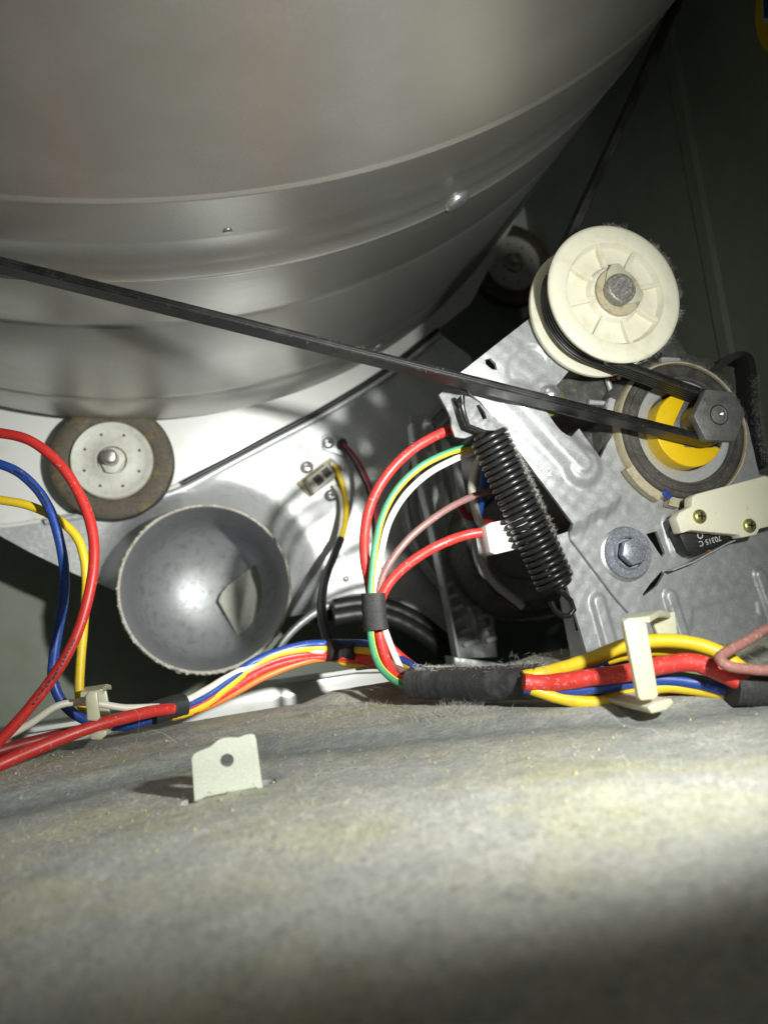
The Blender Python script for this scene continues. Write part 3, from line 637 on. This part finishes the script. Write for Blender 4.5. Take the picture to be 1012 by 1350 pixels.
hs2 = pxpoly([(639, 474), (646, 472), (653, 479), (655, 488), (648, 487), (640, 480)], YA)
arm = thing('idler_bracket', 'galvanised idler bracket with stamped number and raised bead', 'bracket', at(835, 806, YA+6))
obj('arm_plate', relief(ap, [hs2], YA, arh, .7, 1.6), M['galv'], arm, 42)
lp = pxpoly([(586, 513), (594, 506), (606, 508), (622, 516), (634, 530), (662, 565), (655, 568), (640, 566), (618, 574), (606, 571), (602, 558), (601, 546)], 260)
ls = pxpoly([(603, 523), (606, 521), (610, 526), (612, 533), (609, 535), (605, 530)], 260)
ls2 = pxpoly([(629, 533), (633, 532), (639, 542), (642, 551), (638, 552), (634, 543)], 260)
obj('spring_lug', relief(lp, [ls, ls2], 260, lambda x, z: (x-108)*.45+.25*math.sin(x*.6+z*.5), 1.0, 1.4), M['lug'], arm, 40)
# stamped number, read from the bolt end upwards
cu = bpy.data.curves.new('stamp', 'FONT'); cu.body = '4980EL3004'; cu.size = .0040; cu.extrude = .00012; cu.bevel_depth = .00005; cu.space_character = 1.04; cu.align_x = 'CENTER'; cu.align_y = 'CENTER'
to = bpy.data.objects.new('tmp', cu); COL.objects.link(to); bpy.context.view_layer.update()
me = bpy.data.meshes.new_from_object(to.evaluated_get(bpy.context.evaluated_depsgraph_get())); bpy.data.objects.remove(to)
def text_obj(me, name, c, xdir, m, parent, flip=1):
    x = Vector(xdir).normalized(); nrm = Vector((0, -1, 0)); y = nrm.cross(x)
    o = bpy.data.objects.new(name, me); me.materials.clear(); me.materials.append(m); COL.objects.link(o); o.parent = parent
    o.matrix_local = Matrix.Translation((Vector(c)-Vector(ORI[parent]))*.001) @ Matrix((x, y, nrm)).transposed().to_4x4(); return o
c1, c2 = at(727, 629, YA), at(679, 573, YA)
text_obj(me, 'stamped_number', (c1+c2)/2+np.array([0, -.26, 0]), Vector(c2-c1), M['emboss'], arm)
gs = obj('ground_screw', Bag().add(*lathe([(259.5, 4.2), (256.4, 4.0), (255, 2.8), (254.6, .02)], at(731, 517, 254)[0], at(731, 517, 254)[2], 28)), M['zinc'], arm, 45)
obj('ground_lug', prism(pxpoly([(712, 522), (722, 512), (742, 516), (744, 524), (736, 530), (731, 547), (722, 551), (709, 541)], 257.4), 257.4, 258.6, .3), M['chrom'], gs)
# ------------------------------------------------------------------ idler pulley
IX, IZ = 156.2, 99.6
ip = thing('idler_pulley', 'ivory nylon idler pulley wheel with lint on its rim', 'pulley', (IX, 246, IZ-27))
pf = [(241.8, 25.6), (240.6, 26.9), (239.4, 27.1), (238.6, 26.6), (238.2, 25.4), (238.3, 20.8), (238.6, 20.0), (241.2, 18.8), (241.5, 18), (241.5, 12), (241.1, 11), (238.9, 10.2), (238.5, 9.7), (238.5, 4)]
ff = obj('front_flange', Bag().add(*lathe(pf+[], IX, IZ, 96)), M['idler'], ip, 40)
for i in range(8):
    a = R(45*i+10); c_ = (IX+14.8*math.cos(a), 240.2, IZ+14.8*math.sin(a))
    obj('spoke', box(c_, 10.0, 2.6, 1.6, Matrix.Rotation(-a, 3, 'Y'), .3), M['idler'], ff)
obj('groove', Bag().add(*lathe([(241.8, 25.6), (242.2, 21.8), (254.4, 21.8), (254.8, 25.6)], IX, IZ, 96)), M['idler'], ip, 40)
obj('rear_flange', Bag().add(*lathe([(254.8, 25.6), (255.2, 27), (256, 27.3), (257.2, 27), (257.7, 25.5), (257.7, 5)], IX, IZ, 96)), M['idler'], ip, 40)
obj('thrust_washer', Bag().add(*lathe([(238.6, 9.2), (237.2, 9.2), (236.9, 8.9), (236.9, 5)], IX+.3, IZ-.2, 48)), M['tan'], ip, 35)
cl = pxpoly([(797, 377), (800, 358), (806, 348), (815, 347), (823, 355), (840, 377), (848, 386), (846, 396), (832, 400), (815, 402), (803, 395)], 236)
obj('retaining_clip', prism(cl, 235.7, 236.8, .4), M['nylon'], ip, 40)
q = at(820, 379, 233)
obj('axle', Bag().add(*lathe([(240, 5.7), (234, 5.7), (233.2, 5.5), (232.8, 5.0), (232.8, 4.3), (233.5, 4.0), (233.5, .02)], q[0], q[2], 40)), M['worn'], ip, 35)
obj('axle_slot', box((q[0], 233.35, q[2]), 7.6, .3, .6, Matrix.Rotation(R(-48), 3, 'Y'), .05), M['zinc'], ip)
TUFT = [(rng.normal(.35, .75), rng.uniform(.3, 1)) for _ in range(16)]+[(rng.uniform(0, 6.28), .35) for _ in range(8)]
def idf():
    if rng.random() < .16:
        a = rng.uniform(0, 6.28); q_ = 9.6+rng.uniform(0, .8); return (IX+q_*math.cos(a), 237.5, IZ+q_*math.sin(a)), rng.normal(0, 1, 3)
    a, w_ = TUFT[int(rng.integers(0, len(TUFT)))]; a += rng.normal(0, .045); yy = rng.normal(239.5, .9); q_ = 26.6+abs(rng.normal(0, .9))*w_
    return (IX+q_*math.cos(a), yy, IZ+q_*math.sin(a)), rng.normal(0, 1, 3)+.4*np.array([math.cos(a), 0, math.sin(a)])
obj('rim_fuzz', fibres(1100, idf, .5, 2.2, .03), M['lint'], ip, 0)['kind'] = 'stuff'
# ------------------------------------------------------------------ belt
def tangent(c1, r1, c2, r2):
    c1, c2 = np.array(c1, float), np.array(c2, float); e = c2-c1; D = np.linalg.norm(e); e /= D; ep = np.array([-e[1], e[0]]); s = (r2-r1)/D
    n = e*s+ep*math.sqrt(1-s*s); return c1-r1*n, c2-r2*n
CD, CI, CM = ((DX, DZ), -299.1), ((IX, IZ), 23.4), ((hx[0], hx[2]), -8.6)
loops = [CD, CI, CM]; tg = [tangent(*loops[i], *loops[(i+1) % 3]) for i in range(3)]
path = []
def add_arc(c, r, p, q, n):
    a = math.atan2(p[1]-c[1], p[0]-c[0]); b_ = math.atan2(q[1]-c[1], q[0]-c[0]); d = b_-a
    if r > 0:
        while d < 0: d += 2*math.pi
    else:
        while d > 0: d -= 2*math.pi
    for i in range(1, n): t = a+d*i/n; path.append((c[0]+abs(r)*math.cos(t), c[1]+abs(r)*math.sin(t)))
for i in range(3):
    p, q = tg[i]; nseg = 30
    for k in range(nseg+1): path.append(tuple(p+(q-p)*k/nseg))
    nxt = loops[(i+1) % 3]; add_arc(nxt[0], nxt[1], q, tg[(i+1) % 3][0], 120 if (i+1) % 3 == 0 else 28)
YB = 247.3
sect = [(-4.4, -.3), (-4.4, .1), (-4.15, .22), (-4.4, .34), (-4.4, .95), (-3.9, 1.4), (3.9, 1.4), (4.4, .95)]; nr = 5
sec2 = []
for k in range(nr):
    x0 = 4.4-8.8*k/nr; x1 = 4.4-8.8*(k+1)/nr; sec2 += [(x0-.1, -.4), (x0-.5, -1.4), (x1+.5, -1.4), (x1+.1, -.4)]
P3 = np.array([(x, YB, z) for x, z in path]); nP = len(P3)
T = np.roll(P3, -1, 0)-np.roll(P3, 1, 0); T /= np.linalg.norm(T, axis=1)[:, None]
V = []; k_ = len(sect+sec2)
for i in range(nP):
    nl = np.array([-T[i][2], 0, T[i][0]])     # left normal in x-z: inside of the clockwise loop is on the right
    for a, b_ in sect+sec2: V.append(P3[i]+np.array([0, a, 0])+nl*b_)
Fs = [(i*k_+q, i*k_+(q+1) % k_, (i+1) % nP*k_+(q+1) % k_, (i+1) % nP*k_+q) for i in range(nP) for q in range(k_)]
belt = obj('drive_belt', Bag().add(V, Fs), M['belt'], smooth=30)
def bf():
    p_, q_ = tg[2] if rng.random() < .75 else tg[1]; t_ = rng.uniform(0, 1); c_ = p_+(q_-p_)*t_; return (c_[0], YB-4.3, c_[1]+rng.choice((-1.3, 1.2))), (rng.normal(0, 1), -.4, rng.normal(0, .6))
obj('belt_fray', fibres(260, bf, .4, 1.8, .02), M['lint'], belt, 0)['kind'] = 'stuff'
tag(belt, 'long black ribbed rubber belt running from drum to motor pulley', 'belt')
# ------------------------------------------------------------------ spring
S0, S1 = at(642, 570, 259), at(734, 773, 261); axs = S1-S0; L = np.linalg.norm(axs); axs /= L
e1 = np.cross(axs, [0, 1., 0]); e1 /= np.linalg.norm(e1); e2 = np.cross(axs, e1)
NT = 27; pts = [at(a, b_, 259) for a, b_ in ((607, 527), (609, 536), (612, 548), (617, 562))]
pts = [pts[0]+np.array([0, 3, 0]), pts[0]+np.array([0, -2, .4])]+pts[1:]
for i in range(NT*20+1):
    t = i/(NT*20); a = t*NT*6.2832+2.2; rr = 6.7*(min(1, .55+t*20) if t < .5 else min(1, .55+(1-t)*20)); pts.append(S0+axs*L*t+rr*(math.cos(a)*e1+math.sin(a)*e2))
pts += [at(a, b_, 262) for a, b_ in ((741, 781), (752, 792), (756, 804), (750, 812), (740, 812), (731, 804), (726, 793))]
sp = thing('tension_spring', 'black coil tension spring furred with grey lint', 'spring', S1-np.array([0, 0, 9]))
obj('coil', Bag().add(*sweep(np.array(pts), circ(1.06, 9))), M['spring'], sp, 70)
def spf():
    t = rng.uniform(0, 1); a = rng.uniform(-1.2, 1.0); rr = 7.3; d = math.cos(a)*np.array([.92, 0, .4])-math.sin(a)*np.array([0, 1, 0])
    return S0+axs*L*t+rr*d, d+rng.normal(0, .9, 3)
obj('spring_fuzz', fibres(2600, spf, .8, 2.4, .045), M['lint'], sp, 0)['kind'] = 'stuff'
# ------------------------------------------------------------------ switch
sw = thing('motor_switch', 'cream motor switch cover with two yellow-zinc screws', 'switch', at(950, 735, 260))
cv = pxpoly([(1008, 627), (918, 651), (912, 655), (912, 667), (896, 675), (891, 683), (898, 703), (911, 699), (940, 702), (974, 705), (977, 709), (997, 705), (1001, 697), (1040, 688), (1040, 640)], 251)
obj('cover', prism(cv, 251, 256.5, .5, 3), M['cream'], sw, 35)
bd = obj('switch_body', prism(pxpoly([(893, 700), (905, 727), (914, 733), (958, 716), (970, 704), (985, 690), (985, 670), (900, 680)], 257), 257, 264.5, .5), M['blk'], sw, 35)
for a, b_ in ((921.5, 681), (987, 693)): screw(at(a, b_, 250.8), 2.9, sw, M['chrom'], rot=10)
obj('lever', Bag().add(*sweep([at(a, b_, 260) for a, b_ in ((882, 752), (910, 741), (950, 719), (985, 703))], [(-.22, -2.2), (.22, -2.2), (.22, 2.2), (-.22, 2.2)], up=(0, 1, 0))), M['alu'], sw, 35)
obj('plunger', box(at(930, 723, 260), 2.2, 2.5, 2.4, None, .3), WC['org'], sw)
for body, px, size, nm in (('70315 C', (935, 713), .0030, 'date_print'), ('TM-5P2', (944, 706), .0022, 'type_print')):
    if nm == 'type_print': continue
    cu = bpy.data.curves.new(nm, 'FONT'); cu.body = body; cu.size = size; cu.extrude = .00003; cu.align_x = 'CENTER'; cu.align_y = 'CENTER'
    to = bpy.data.objects.new('tmp', cu); COL.objects.link(to); bpy.context.view_layer.update()
    me = bpy.data.meshes.new_from_object(to.evaluated_get(bpy.context.evaluated_depsgraph_get())); bpy.data.objects.remove(to)
    d0, d1 = at(950, 708, 257), at(922, 716, 257); text_obj(me, nm, at(*px, 257)+np.array([0, -.08, 0]), Vector(d1-d0), M['print'], sw)
q = at(922, 706, 257); obj('logo_print', Bag().add(*lathe([(256.9, 1.3), (256.88, .9)], q[0], q[2], 20)), M['print'], sw, 0)
# ------------------------------------------------------------------ mounting tab on the floor
tx = Vector(TB1-TB0).normalized(); Lt = (TB1-TB0)[0]
tb = thing('mounting_tab', 'pale upright sheet-metal tab with a round hole on the floor', 'tab', (TB0+TB1)/2)
prof_ = [(0, -1), (.02, 9.6), (.05, 10.5), (.11, 11), (.3, 11.7), (.42, 13), (.5, 13.3), (.6, 13.2), (.72, 12.8), (.84, 13.2), (.93, 13.1), (.965, 12.7), (.98, 11.8), (1.0, -1), (.92, -.4), (.86, .9), (.82, .2), (.3, .2), (.2, .9), (.15, -.2)]
tp = [(TB0[0]+Lt*u*1.03-.3, TB0[2]+.4+h*1.0) for u, h in prof_]
th_ = [(TB0[0]+Lt*.52+1.7*math.cos(i/20*6.2832), TB0[2]+8.1+1.7*math.sin(i/20*6.2832)) for i in range(20)]
Ym = (TB0[1]+TB1[1])/2
obj('tab_plate', relief(tp, [th_], Ym, lambda x, z: .15*math.sin(z*.5), .7, .9), M['tab'], tb, 40)
obj('bent_foot', box(((TB0[0]+TB1[0])/2, Ym+1.5, -44.4), Lt*.9, 3, .9, None, .2), M['tab'], tb)
# ------------------------------------------------------------------ wiring
def wpath(pts, n=9): return spline([at(*p) for p in pts], n)
def yl(pts, y0, y1):
    n = len(pts); return [(p[0], p[1], y0+(y1-y0)*i/(n-1)) for i, p in enumerate(pts)]
def wire(name, pts, r, m, label, cat='wire', group=None, stripe=None):
    pa = wpath(pts); k = 14
    s_ = [1+.012*math.sin(i*.9)+.01*math.sin(i*.31+2) for i in range(len(pa))]
    if stripe is None: o = obj(name, Bag().add(*sweep(pa, circ(r, k), scale=s_)), m, smooth=60)
    else: o = obj(name, Bag().add(*sweep(pa, circ(r, k), up=(.3, -1, .2), scale=s_, mats=[1 if q in stripe else 0 for q in range(k)])), m, smooth=60)
    return tag(o, label, cat, group)
rw = yl([(-40, 570), (0, 571), (40, 581), (80, 613), (108, 658), (122, 700), (124, 742), (116, 790), (98, 845), (70, 893), (30, 944), (-20, 998)], 292, 272)
o = wire('red_wire', rw, 1.9, WC['red'], 'thick red wire looping at the left edge across the roller')
late = [(rw, 1.9, .74, .90, 16, o)]
bw = yl([(-40, 604), (0, 612), (25, 623), (50, 646), (66, 672), (77, 705), (85, 750), (84, 790), (76, 835), (71, 870), (70, 895), (80, 922), (98, 941), (125, 953), (160, 957), (196, 949), (225, 940)], 305, 300)
o = wire('blue_wire', bw, 1.85, WC['blue'], 'blue wire looping inside the red loop at left')
late.append((bw, 1.85, .12, .25, 18, o))
wire('yellow_wire', yl([(-40, 653), (0, 659), (40, 667), (80, 687), (102, 709), (111, 735), (114, 770), (110, 830), (106, 880), (105, 912), (108, 930), (118, 944), (135, 952), (160, 955), (205, 946)], 312, 304), 1.75, WC['yel'], 'yellow wire dropping from the left edge to the nylon clip')
wire('white_wire', yl([(-40, 998), (0, 976), (40, 954), (75, 931), (100, 926), (130, 928), (165, 933), (205, 932), (228, 932)], 282, 298), 1.3, WC['wht'], 'thin white wire through the left nylon clip')
wire('red_wire', yl([(-40, 1028), (0, 1008), (60, 982), (120, 959), (165, 946), (200, 938), (228, 934)], 262, 298), 2.2, WC['red'], 'red wire lying on the floor into the left tape wrap')
wire('dark_red_wire', yl([(-40, 1004), (0, 990), (50, 976), (100, 964), (150, 955)], 288, 306), 2.0, WC['dred'], 'dim dark red wire under the other wires at left edge')
def marks(wname_pts, r, t0, t1, n, label_parent):
    pa = wpath(wname_pts); b = Bag()
    for k in range(n):
        i = int((t0+(t1-t0)*k/n)*(len(pa)-2)); p = pa[i]; t = pa[i+1]-p; t /= np.linalg.norm(t); v = -p/np.linalg.norm(p); v = v-t*(v@t); v /= np.linalg.norm(v)
        w_ = np.cross(t, v); L_ = rng.uniform(.35, .8); h_ = rng.uniform(.22, .4); o_ = rng.normal(0, .12)
        b.add([p+v*(r*1.02)+t*a_*L_+w_*(b_*h_+o_) for a_, b_ in ((-1, -1), (1, -1), (1, 1), (-1, 1))], [(0, 1, 2, 3)])
    o = obj('printed_marks', b, M['blk'], label_parent, 0); return o
def tape(pts, rad, m, label, flat=.85, n=12, lay=0, name='tape_wrap'):
    pa = wpath(pts, n); s_ = [1+.010*math.sin(i*1.7)+.012*math.sin(i*.6)+(.03 if lay and int(i/len(pa)*lay) % 2 else 0) for i in range(len(pa))]
    sec = [(rad*math.cos(a)*(1+.06*math.sin(3*a)), flat*rad*math.sin(a)*(1+.05*math.cos(2*a+1))) for a in [i/22*6.2832 for i in range(22)]]
    return tag(obj(name, Bag().add(*sweep(pa, sec, scale=s_)), m, smooth=50), label, 'tape')
for a_ in late: marks(*a_)
tape([(200, 941, 298), (221, 934, 301), (243, 928, 304)], 5.0, M['tape'], 'short black tape wrap left on the coloured wires', lay=5)
# left bundle to second tape
def bun(pts): return [(a, b_, float(np.interp(a, (225, 330, 450, 490, 525, 560), (301, 318, 323, 306, 288, 270)))) for a, b_ in pts]
wire('white_wire', bun([(225, 931), (245, 924), (275, 908), (300, 893), (340, 875), (400, 862), (440, 856)]), 1.5, WC['wht'], 'white wire at the top of the bundle below the duct')
wire('blue_wire', bun([(225, 937), (245, 931), (270, 919), (300, 898), (330, 876), (360, 862), (400, 851), (430, 849), (475, 849), (500, 853), (525, 868), (560, 888)]), 1.9, WC['blue'], 'blue wire in the bundle between the two short tapes')
wire('yellow_wire', bun([(225, 943), (245, 939), (270, 928), (300, 905), (330, 882), (360, 864), (395, 856), (430, 855), (475, 857), (500, 860), (525, 872), (560, 890)]), 2.1, WC['yel'], 'yellow wire arching below the duct rim')
wire('red_wire', bun([(225, 941), (250, 934), (285, 915), (325, 888), (365, 870), (400, 863), (430, 862), (475, 866), (505, 870), (535, 880), (565, 893)]), 1.9, WC['red'], 'upper red wire of the bundle below the duct')
wire('red_wire', bun([(228, 944), (258, 936), (300, 912), (345, 884), (390, 870), (430, 866), (475, 870), (505, 878), (540, 890)]), 1.8, WC['redd'], 'lower red wire of the bundle below the duct')
wire('orange_wire', bun([(228, 946), (262, 936), (300, 919), (350, 892), (400, 873), (432, 868), (470, 872)]), 1.4, WC['org'], 'thin orange wire at the underside of the bundle')
tape([(431, 857, 320), (452, 857, 321.5), (474, 858, 315)], 5.6, M['tape'], 'short black tape wrap right of the duct where black leads join', lay=5)
wire('yellow_wire', yl([(436, 864, 0), (455, 874, 0), (475, 876, 0), (495, 871, 0), (520, 878, 0), (550, 892, 0)], 324, 300), 1.6, WC['yel'], 'yellow wire sagging under the right short tape')
wire('grey_wire', yl([(470, 880, 0), (495, 878, 0), (520, 882, 0), (545, 892, 0)], 316, 296), 1.3, WC['gry'], 'thin grey wire crossing under the upright bundle')
# thermostat leads
wire('black_wire', [(434, 852, 330), (425, 815, 350), (424, 790, 372), (430, 760, 405), (440, 733, 430), (449, 711, 442)], 2.4, WC['blk'], 'black sleeved lead rising towards the thermostat')
wire('yellow_wire', [(449, 714, 443), (455, 690, 450), (456, 664, 456), (452, 640, 460), (446, 624, 461), (441, 613, 461)], 1.7, WC['yel'], 'short yellow lead ending at the thermostat')
wire('white_wire', [(446, 713, 445), (450, 690, 452), (451, 668, 458), (447, 650, 462), (440, 640, 464)], 1.4, WC['wht'], 'short white lead beside the yellow thermostat lead')
wire('crimson_wire', [(452, 584, 459), (462, 595, 455), (476, 615, 440), (486, 637, 425), (493, 662, 405), (498, 700, 370), (500, 745, 330), (499, 785, 290), (503, 810, 284)], 1.25, WC['pink'], 'thin crimson lead from the thermistor to the upright bundle')
wire('black_wire', [(452, 590, 461), (460, 600, 458), (472, 620, 445), (482, 642, 430), (489, 670, 405), (493, 710, 368), (496, 750, 330), (496, 786, 290)], .95, WC['blk'], 'thin black lead from the thermistor beside the crimson one')
# upright bundle
wire('red_wire', [(650, 548, 300), (628, 554, 285), (606, 562, 278), (575, 574, 276), (538, 597, 276), (508, 629, 277), (489, 664, 279), (481, 700, 281), (481, 738, 283), (487, 770, 284), (491, 800, 284), (499, 832, 283), (504, 855, 281), (512, 878, 278), (522, 893, 274), (550, 902, 268)], 1.95, WC['red'], 'thick red wire arching above the green and white wires')
wire('earth_wire', [(680, 570, 290), (650, 580, 280), (622, 588, 275), (590, 597, 273), (553, 616, 273), (523, 645, 274), (504, 680, 276), (494, 722, 278), (489, 770, 279), (488, 800, 279), (488, 830, 278), (492, 857, 275), (501, 879, 272), (520, 897, 268), (548, 908, 262)], 1.35, [WC['yel'], WC['grn']], 'green and yellow striped earth wire in the upright bundle', stripe=(11, 12, 13, 0, 1, 2, 3))
wire('white_wire', [(690, 575, 292), (655, 586, 283), (630, 594, 279), (598, 606, 277), (562, 626, 277), (532, 655, 278), (512, 690, 280), (502, 730, 281), (496, 770, 282), (499, 805, 282), (508, 833, 281), (517, 857, 280), (528, 882, 278)], 1.3, WC['wht'], 'white wire just under the striped earth wire')
wire('brown_wire', [(700, 636, 300), (660, 644, 286), (630, 652, 282), (600, 665, 280), (570, 684, 279), (540, 709, 279), (517, 737, 280), (503, 763, 281), (498, 790, 282), (503, 835, 283), (514, 868, 282), (530, 885, 276), (560, 896, 268)], 1.45, WC['brn'], 'mauve-brown wire between the white wire and lower red wire')
wire('red_wire', [(650, 700, 274), (640, 701, 274), (612, 706, 275), (580, 718, 275), (550, 735, 277), (522, 758, 279), (506, 780, 280), (500, 800, 281), (503, 832, 284), (513, 852, 288), (535, 872, 286), (560, 890, 276)], 1.95, WC['red'], 'thick red wire plugged into the white connector')
tape([(492, 782, 280), (493, 805, 280), (496, 831, 279.5)], 5.6, M['tape'], 'upright black tape wrap around the vertical wire bundle', lay=4)
# connector
cn = thing('plug_connector', 'white plastic plug connector behind the spring', 'connector', at(665, 728, 275))
obj('shell', prism(pxpoly([(640, 694), (646, 689), (690, 680), (700, 700), (690, 722), (653, 731), (646, 728)], 267.5), 267.5, 281, .6), M['white'], cn)
for k in range(3):
    q0, q1 = at(650, 698+k*12, 267.2), at(694, 690+k*12, 267.2)
    obj('keying_rib', Bag().add(*sweep([q0, q1], [(-.8, -1.0), (.8, -1.0), (.8, 1.0), (-.8, 1.0)], up=(0, 1, 0))), M['white'], cn, 30)
obj('collar', box(at(644, 710, 276), 3, 10, 11, Matrix.Rotation(R(12), 3, 'Y'), .5), M['white'], cn)
# dim wires in the gloom
for i, (c_, pts, lab) in enumerate(((WC['wht'], [(640, 590), (625, 620), (622, 650), (632, 690), (650, 720)], 'dim cream wire curving in the gloom left of the spring'),
                                   (WC['blue'], [(640, 620), (636, 650), (630, 690), (640, 720)], 'dim blue wire in the gloom left of the spring'),
                                   (WC['gry'], [(600, 590), (606, 640), (622, 700), (645, 760), (690, 800)], 'dim grey wire in front of the fan shroud'),
                                   (WC['dred'], [(655, 690), (630, 688), (612, 676), (605, 660)], 'short dark red wire in front of the fan shroud'))):
    wire(('cream_wire', 'blue_wire', 'grey_wire', 'dark_red_wire')[i], yl([(a, b_, 0) for a, b_ in pts], 345, 330), 2.0, c_, lab)
# black sleeve
SL = [(543, 899, 266), (570, 901, 259), (620, 902, 246), (670, 900, 234), (714, 898, 224)]
sl = tape(SL, 6.0, M['tapedust'], 'long dusty black cloth sleeve over the wires mid-floor', .95, 16, 3, 'cloth_sleeve')
slp = wpath(SL, 20)
def slf():
    p = slp[int(rng.integers(0, len(slp)))]; a = rng.uniform(.2, 3.4); d = np.array([.1, -math.cos(a-1.0), math.sin(a)]); return p+6.3*d/np.linalg.norm(d), d+rng.normal(0, .8, 3)
o = obj('sleeve_lint', fibres(1100, slf, .4, 1.5, .035), M['lintw'], smooth=0); o['kind'] = 'stuff'; tag(o, 'grey lint fuzz stuck to the long black cloth sleeve', 'lint')
c0 = at(690, 879, 236)
def slc(): return c0+rng.normal(0, 1, 3)*np.array([6, 3, 1.6]), rng.normal(0, 1, 3)
tag(obj('lint_clump', fibres(420, slc, .8, 2.6, .03), M['lint'], smooth=0), 'pale lint tuft on top of the long black sleeve', 'lint', kind='stuff')
# right bundle
def rb(pts, y0=244, y1=212): return [(a, b_, .915*(y0+(y1-y0)*min(1, max(0, (a-705)/265)))) for a, b_ in pts]
wire('yellow_wire', rb([(690, 893), (713, 888), (745, 880), (778, 869), (824, 851), (864, 845), (910, 848), (949, 861), (975, 880), (1000, 896)]), 2.2, WC['yel'], 'topmost yellow wire arching through the right nylon clip')
wire('yellow_wire', rb([(800, 868), (826, 862), (856, 857), (893, 858), (926, 866), (955, 882), (990, 900)], 250, 218), 2.1, WC['yel'], 'second yellow wire just under the topmost one')
wire('red_wire', rb([(690, 899), (713, 901), (745, 898), (778, 893), (837, 885), (877, 876), (916, 874), (949, 886), (970, 896), (1000, 905)], 240, 204), 2.7, WC['redd'], 'thick dusty red wire through the right nylon clip')
wire('blue_wire', rb([(690, 906), (719, 912), (745, 911), (778, 908), (834, 900), (877, 896), (926, 902), (972, 913), (1000, 915)], 241, 210), 1.9, WC['blue'], 'blue wire under the red wire at the right clip')
wire('blue_wire', rb([(760, 885), (790, 880), (811, 875), (845, 868), (880, 867), (915, 874), (950, 890)], 252, 226), 1.8, WC['blue'], 'shaded blue wire behind the red wire at the right clip')
wire('yellow_wire', rb([(700, 908), (729, 918), (762, 925), (795, 925), (821, 918), (844, 911), (877, 905), (933, 911), (970, 918), (1000, 918)], 240, 212), 1.9, WC['yel'], 'lowest yellow wire sagging near the floor at right')
wire('green_wire', rb([(840, 888), (875, 888), (903, 893), (936, 899), (966, 905), (1000, 908)], 246, 214), 1.5, WC['grn'], 'dim green wire between red and blue at the right')
wire('dark_red_wire', rb([(730, 915), (780, 914), (840, 907), (890, 909), (923, 914), (949, 919), (976, 920), (1005, 918)], 246, 214), 1.8, WC['dred'], 'dark red wire under the right bundle')
wire('white_wire', rb([(715, 895), (750, 888), (785, 884), (800, 884)], 250, 240), 1.5, WC['wht'], 'white wire end peeking above the thick red wire')
wire('brown_wire', [(1060, 806, 198), (1012, 828, 192), (985, 844, 188), (960, 858, 185), (948, 868, 183), (957, 877, 181), (985, 882, 180), (1012, 884, 179), (1060, 884, 178)], 1.5, WC['brnd'], 'dusty pink-brown wire folded into a loop at right edge')
tape([(963, 907, 189), (985, 908, 188), (1012, 909, 187), (1060, 910, 185)], 5.8, M['tapedust'], 'dusty black tape wrap at the right edge', lay=6)
# ------------------------------------------------------------------ nylon clips
def clip(label, base, front, top, side, foot, Y0, dep):
    t = thing('cable_clip', label, 'cable clip', base, 'nylon cable clips on the floor edge')
    obj('front_strap', prism(pxpoly(front, Y0), Y0, Y0+2.0, .4), M['nylon'], t, 40)
    obj('back_strap', prism(pxpoly(side, Y0+dep), Y0+dep-2.2, Y0+dep, .4), M['nylon'], t, 40)
    a, b_ = top; p0, p1 = at(*a, Y0+1), at(*b_, Y0+dep-1)
    obj('top_bridge', Bag().add(*sweep([p0, (p0+p1)/2+np.array([0, 0, 1.2]), p1], [(-3.6, -.8), (3.6, -.8), (3.6, .8), (-3.6, .8)], up=(0, 0, 1))), M['nylon'], t, 40)
    obj('foot', prism(pxpoly(foot, Y0+2), Y0+1, Y0+dep-1, .6), M['nylon'], t, 40); return t
clip('tall translucent nylon cable clip on the right bundle', at(860, 938, 190), [(822, 820), (828, 815), (848, 814), (852, 822), (868, 916), (864, 922), (846, 924), (842, 920)], ((838, 818), (868, 812)),
     [(852, 812), (884, 806), (888, 838), (892, 900), (866, 905), (862, 838)], [(850, 932), (862, 925), (882, 920), (886, 926), (876, 936), (856, 941)], 186, 30)
clip('short yellowed nylon cable clip on the left wires', at(130, 968, 292), [(113, 917), (118, 911), (128, 912), (132, 947), (128, 951), (115, 950)], ((121, 914), (134, 908)),
     [(124, 908), (140, 904), (145, 930), (147, 955), (128, 958), (124, 930)], [(118, 964), (140, 962), (142, 968), (134, 975), (120, 975)], 279, 30)
# ------------------------------------------------------------------ sticker on the cabinet wall
st = thing('wall_sticker', 'oval yellow and blue sticker at the top right corner', 'sticker', atx(1030, 90, XW-.4))
cS = atx(1034, 0, XW-.5)
def oval(ry, rz, x): return Bag().add([(x, cS[1]+ry*math.cos(i/48*6.2832), cS[2]+rz*math.sin(i/48*6.2832)) for i in range(48)], [tuple(range(48))])
obj('yellow_oval', oval(20, 25, XW-.5), M['yellow'], st, 0)
pbl = [atx(a, b_, XW-.8) for a, b_ in ((1003, -10), (1004, 26), (1040, 33), (1080, 33), (1080, -10))]
obj('white_border', Bag().add([(XW-.7, q[1], q[2]-1.6) for q in pbl], [tuple(range(5))]), M['white'], st, 0)
obj('blue_field', Bag().add([(XW-.9, q[1]-1.2, q[2]) for q in pbl], [tuple(range(5))]), WC['blue'], st, 0)
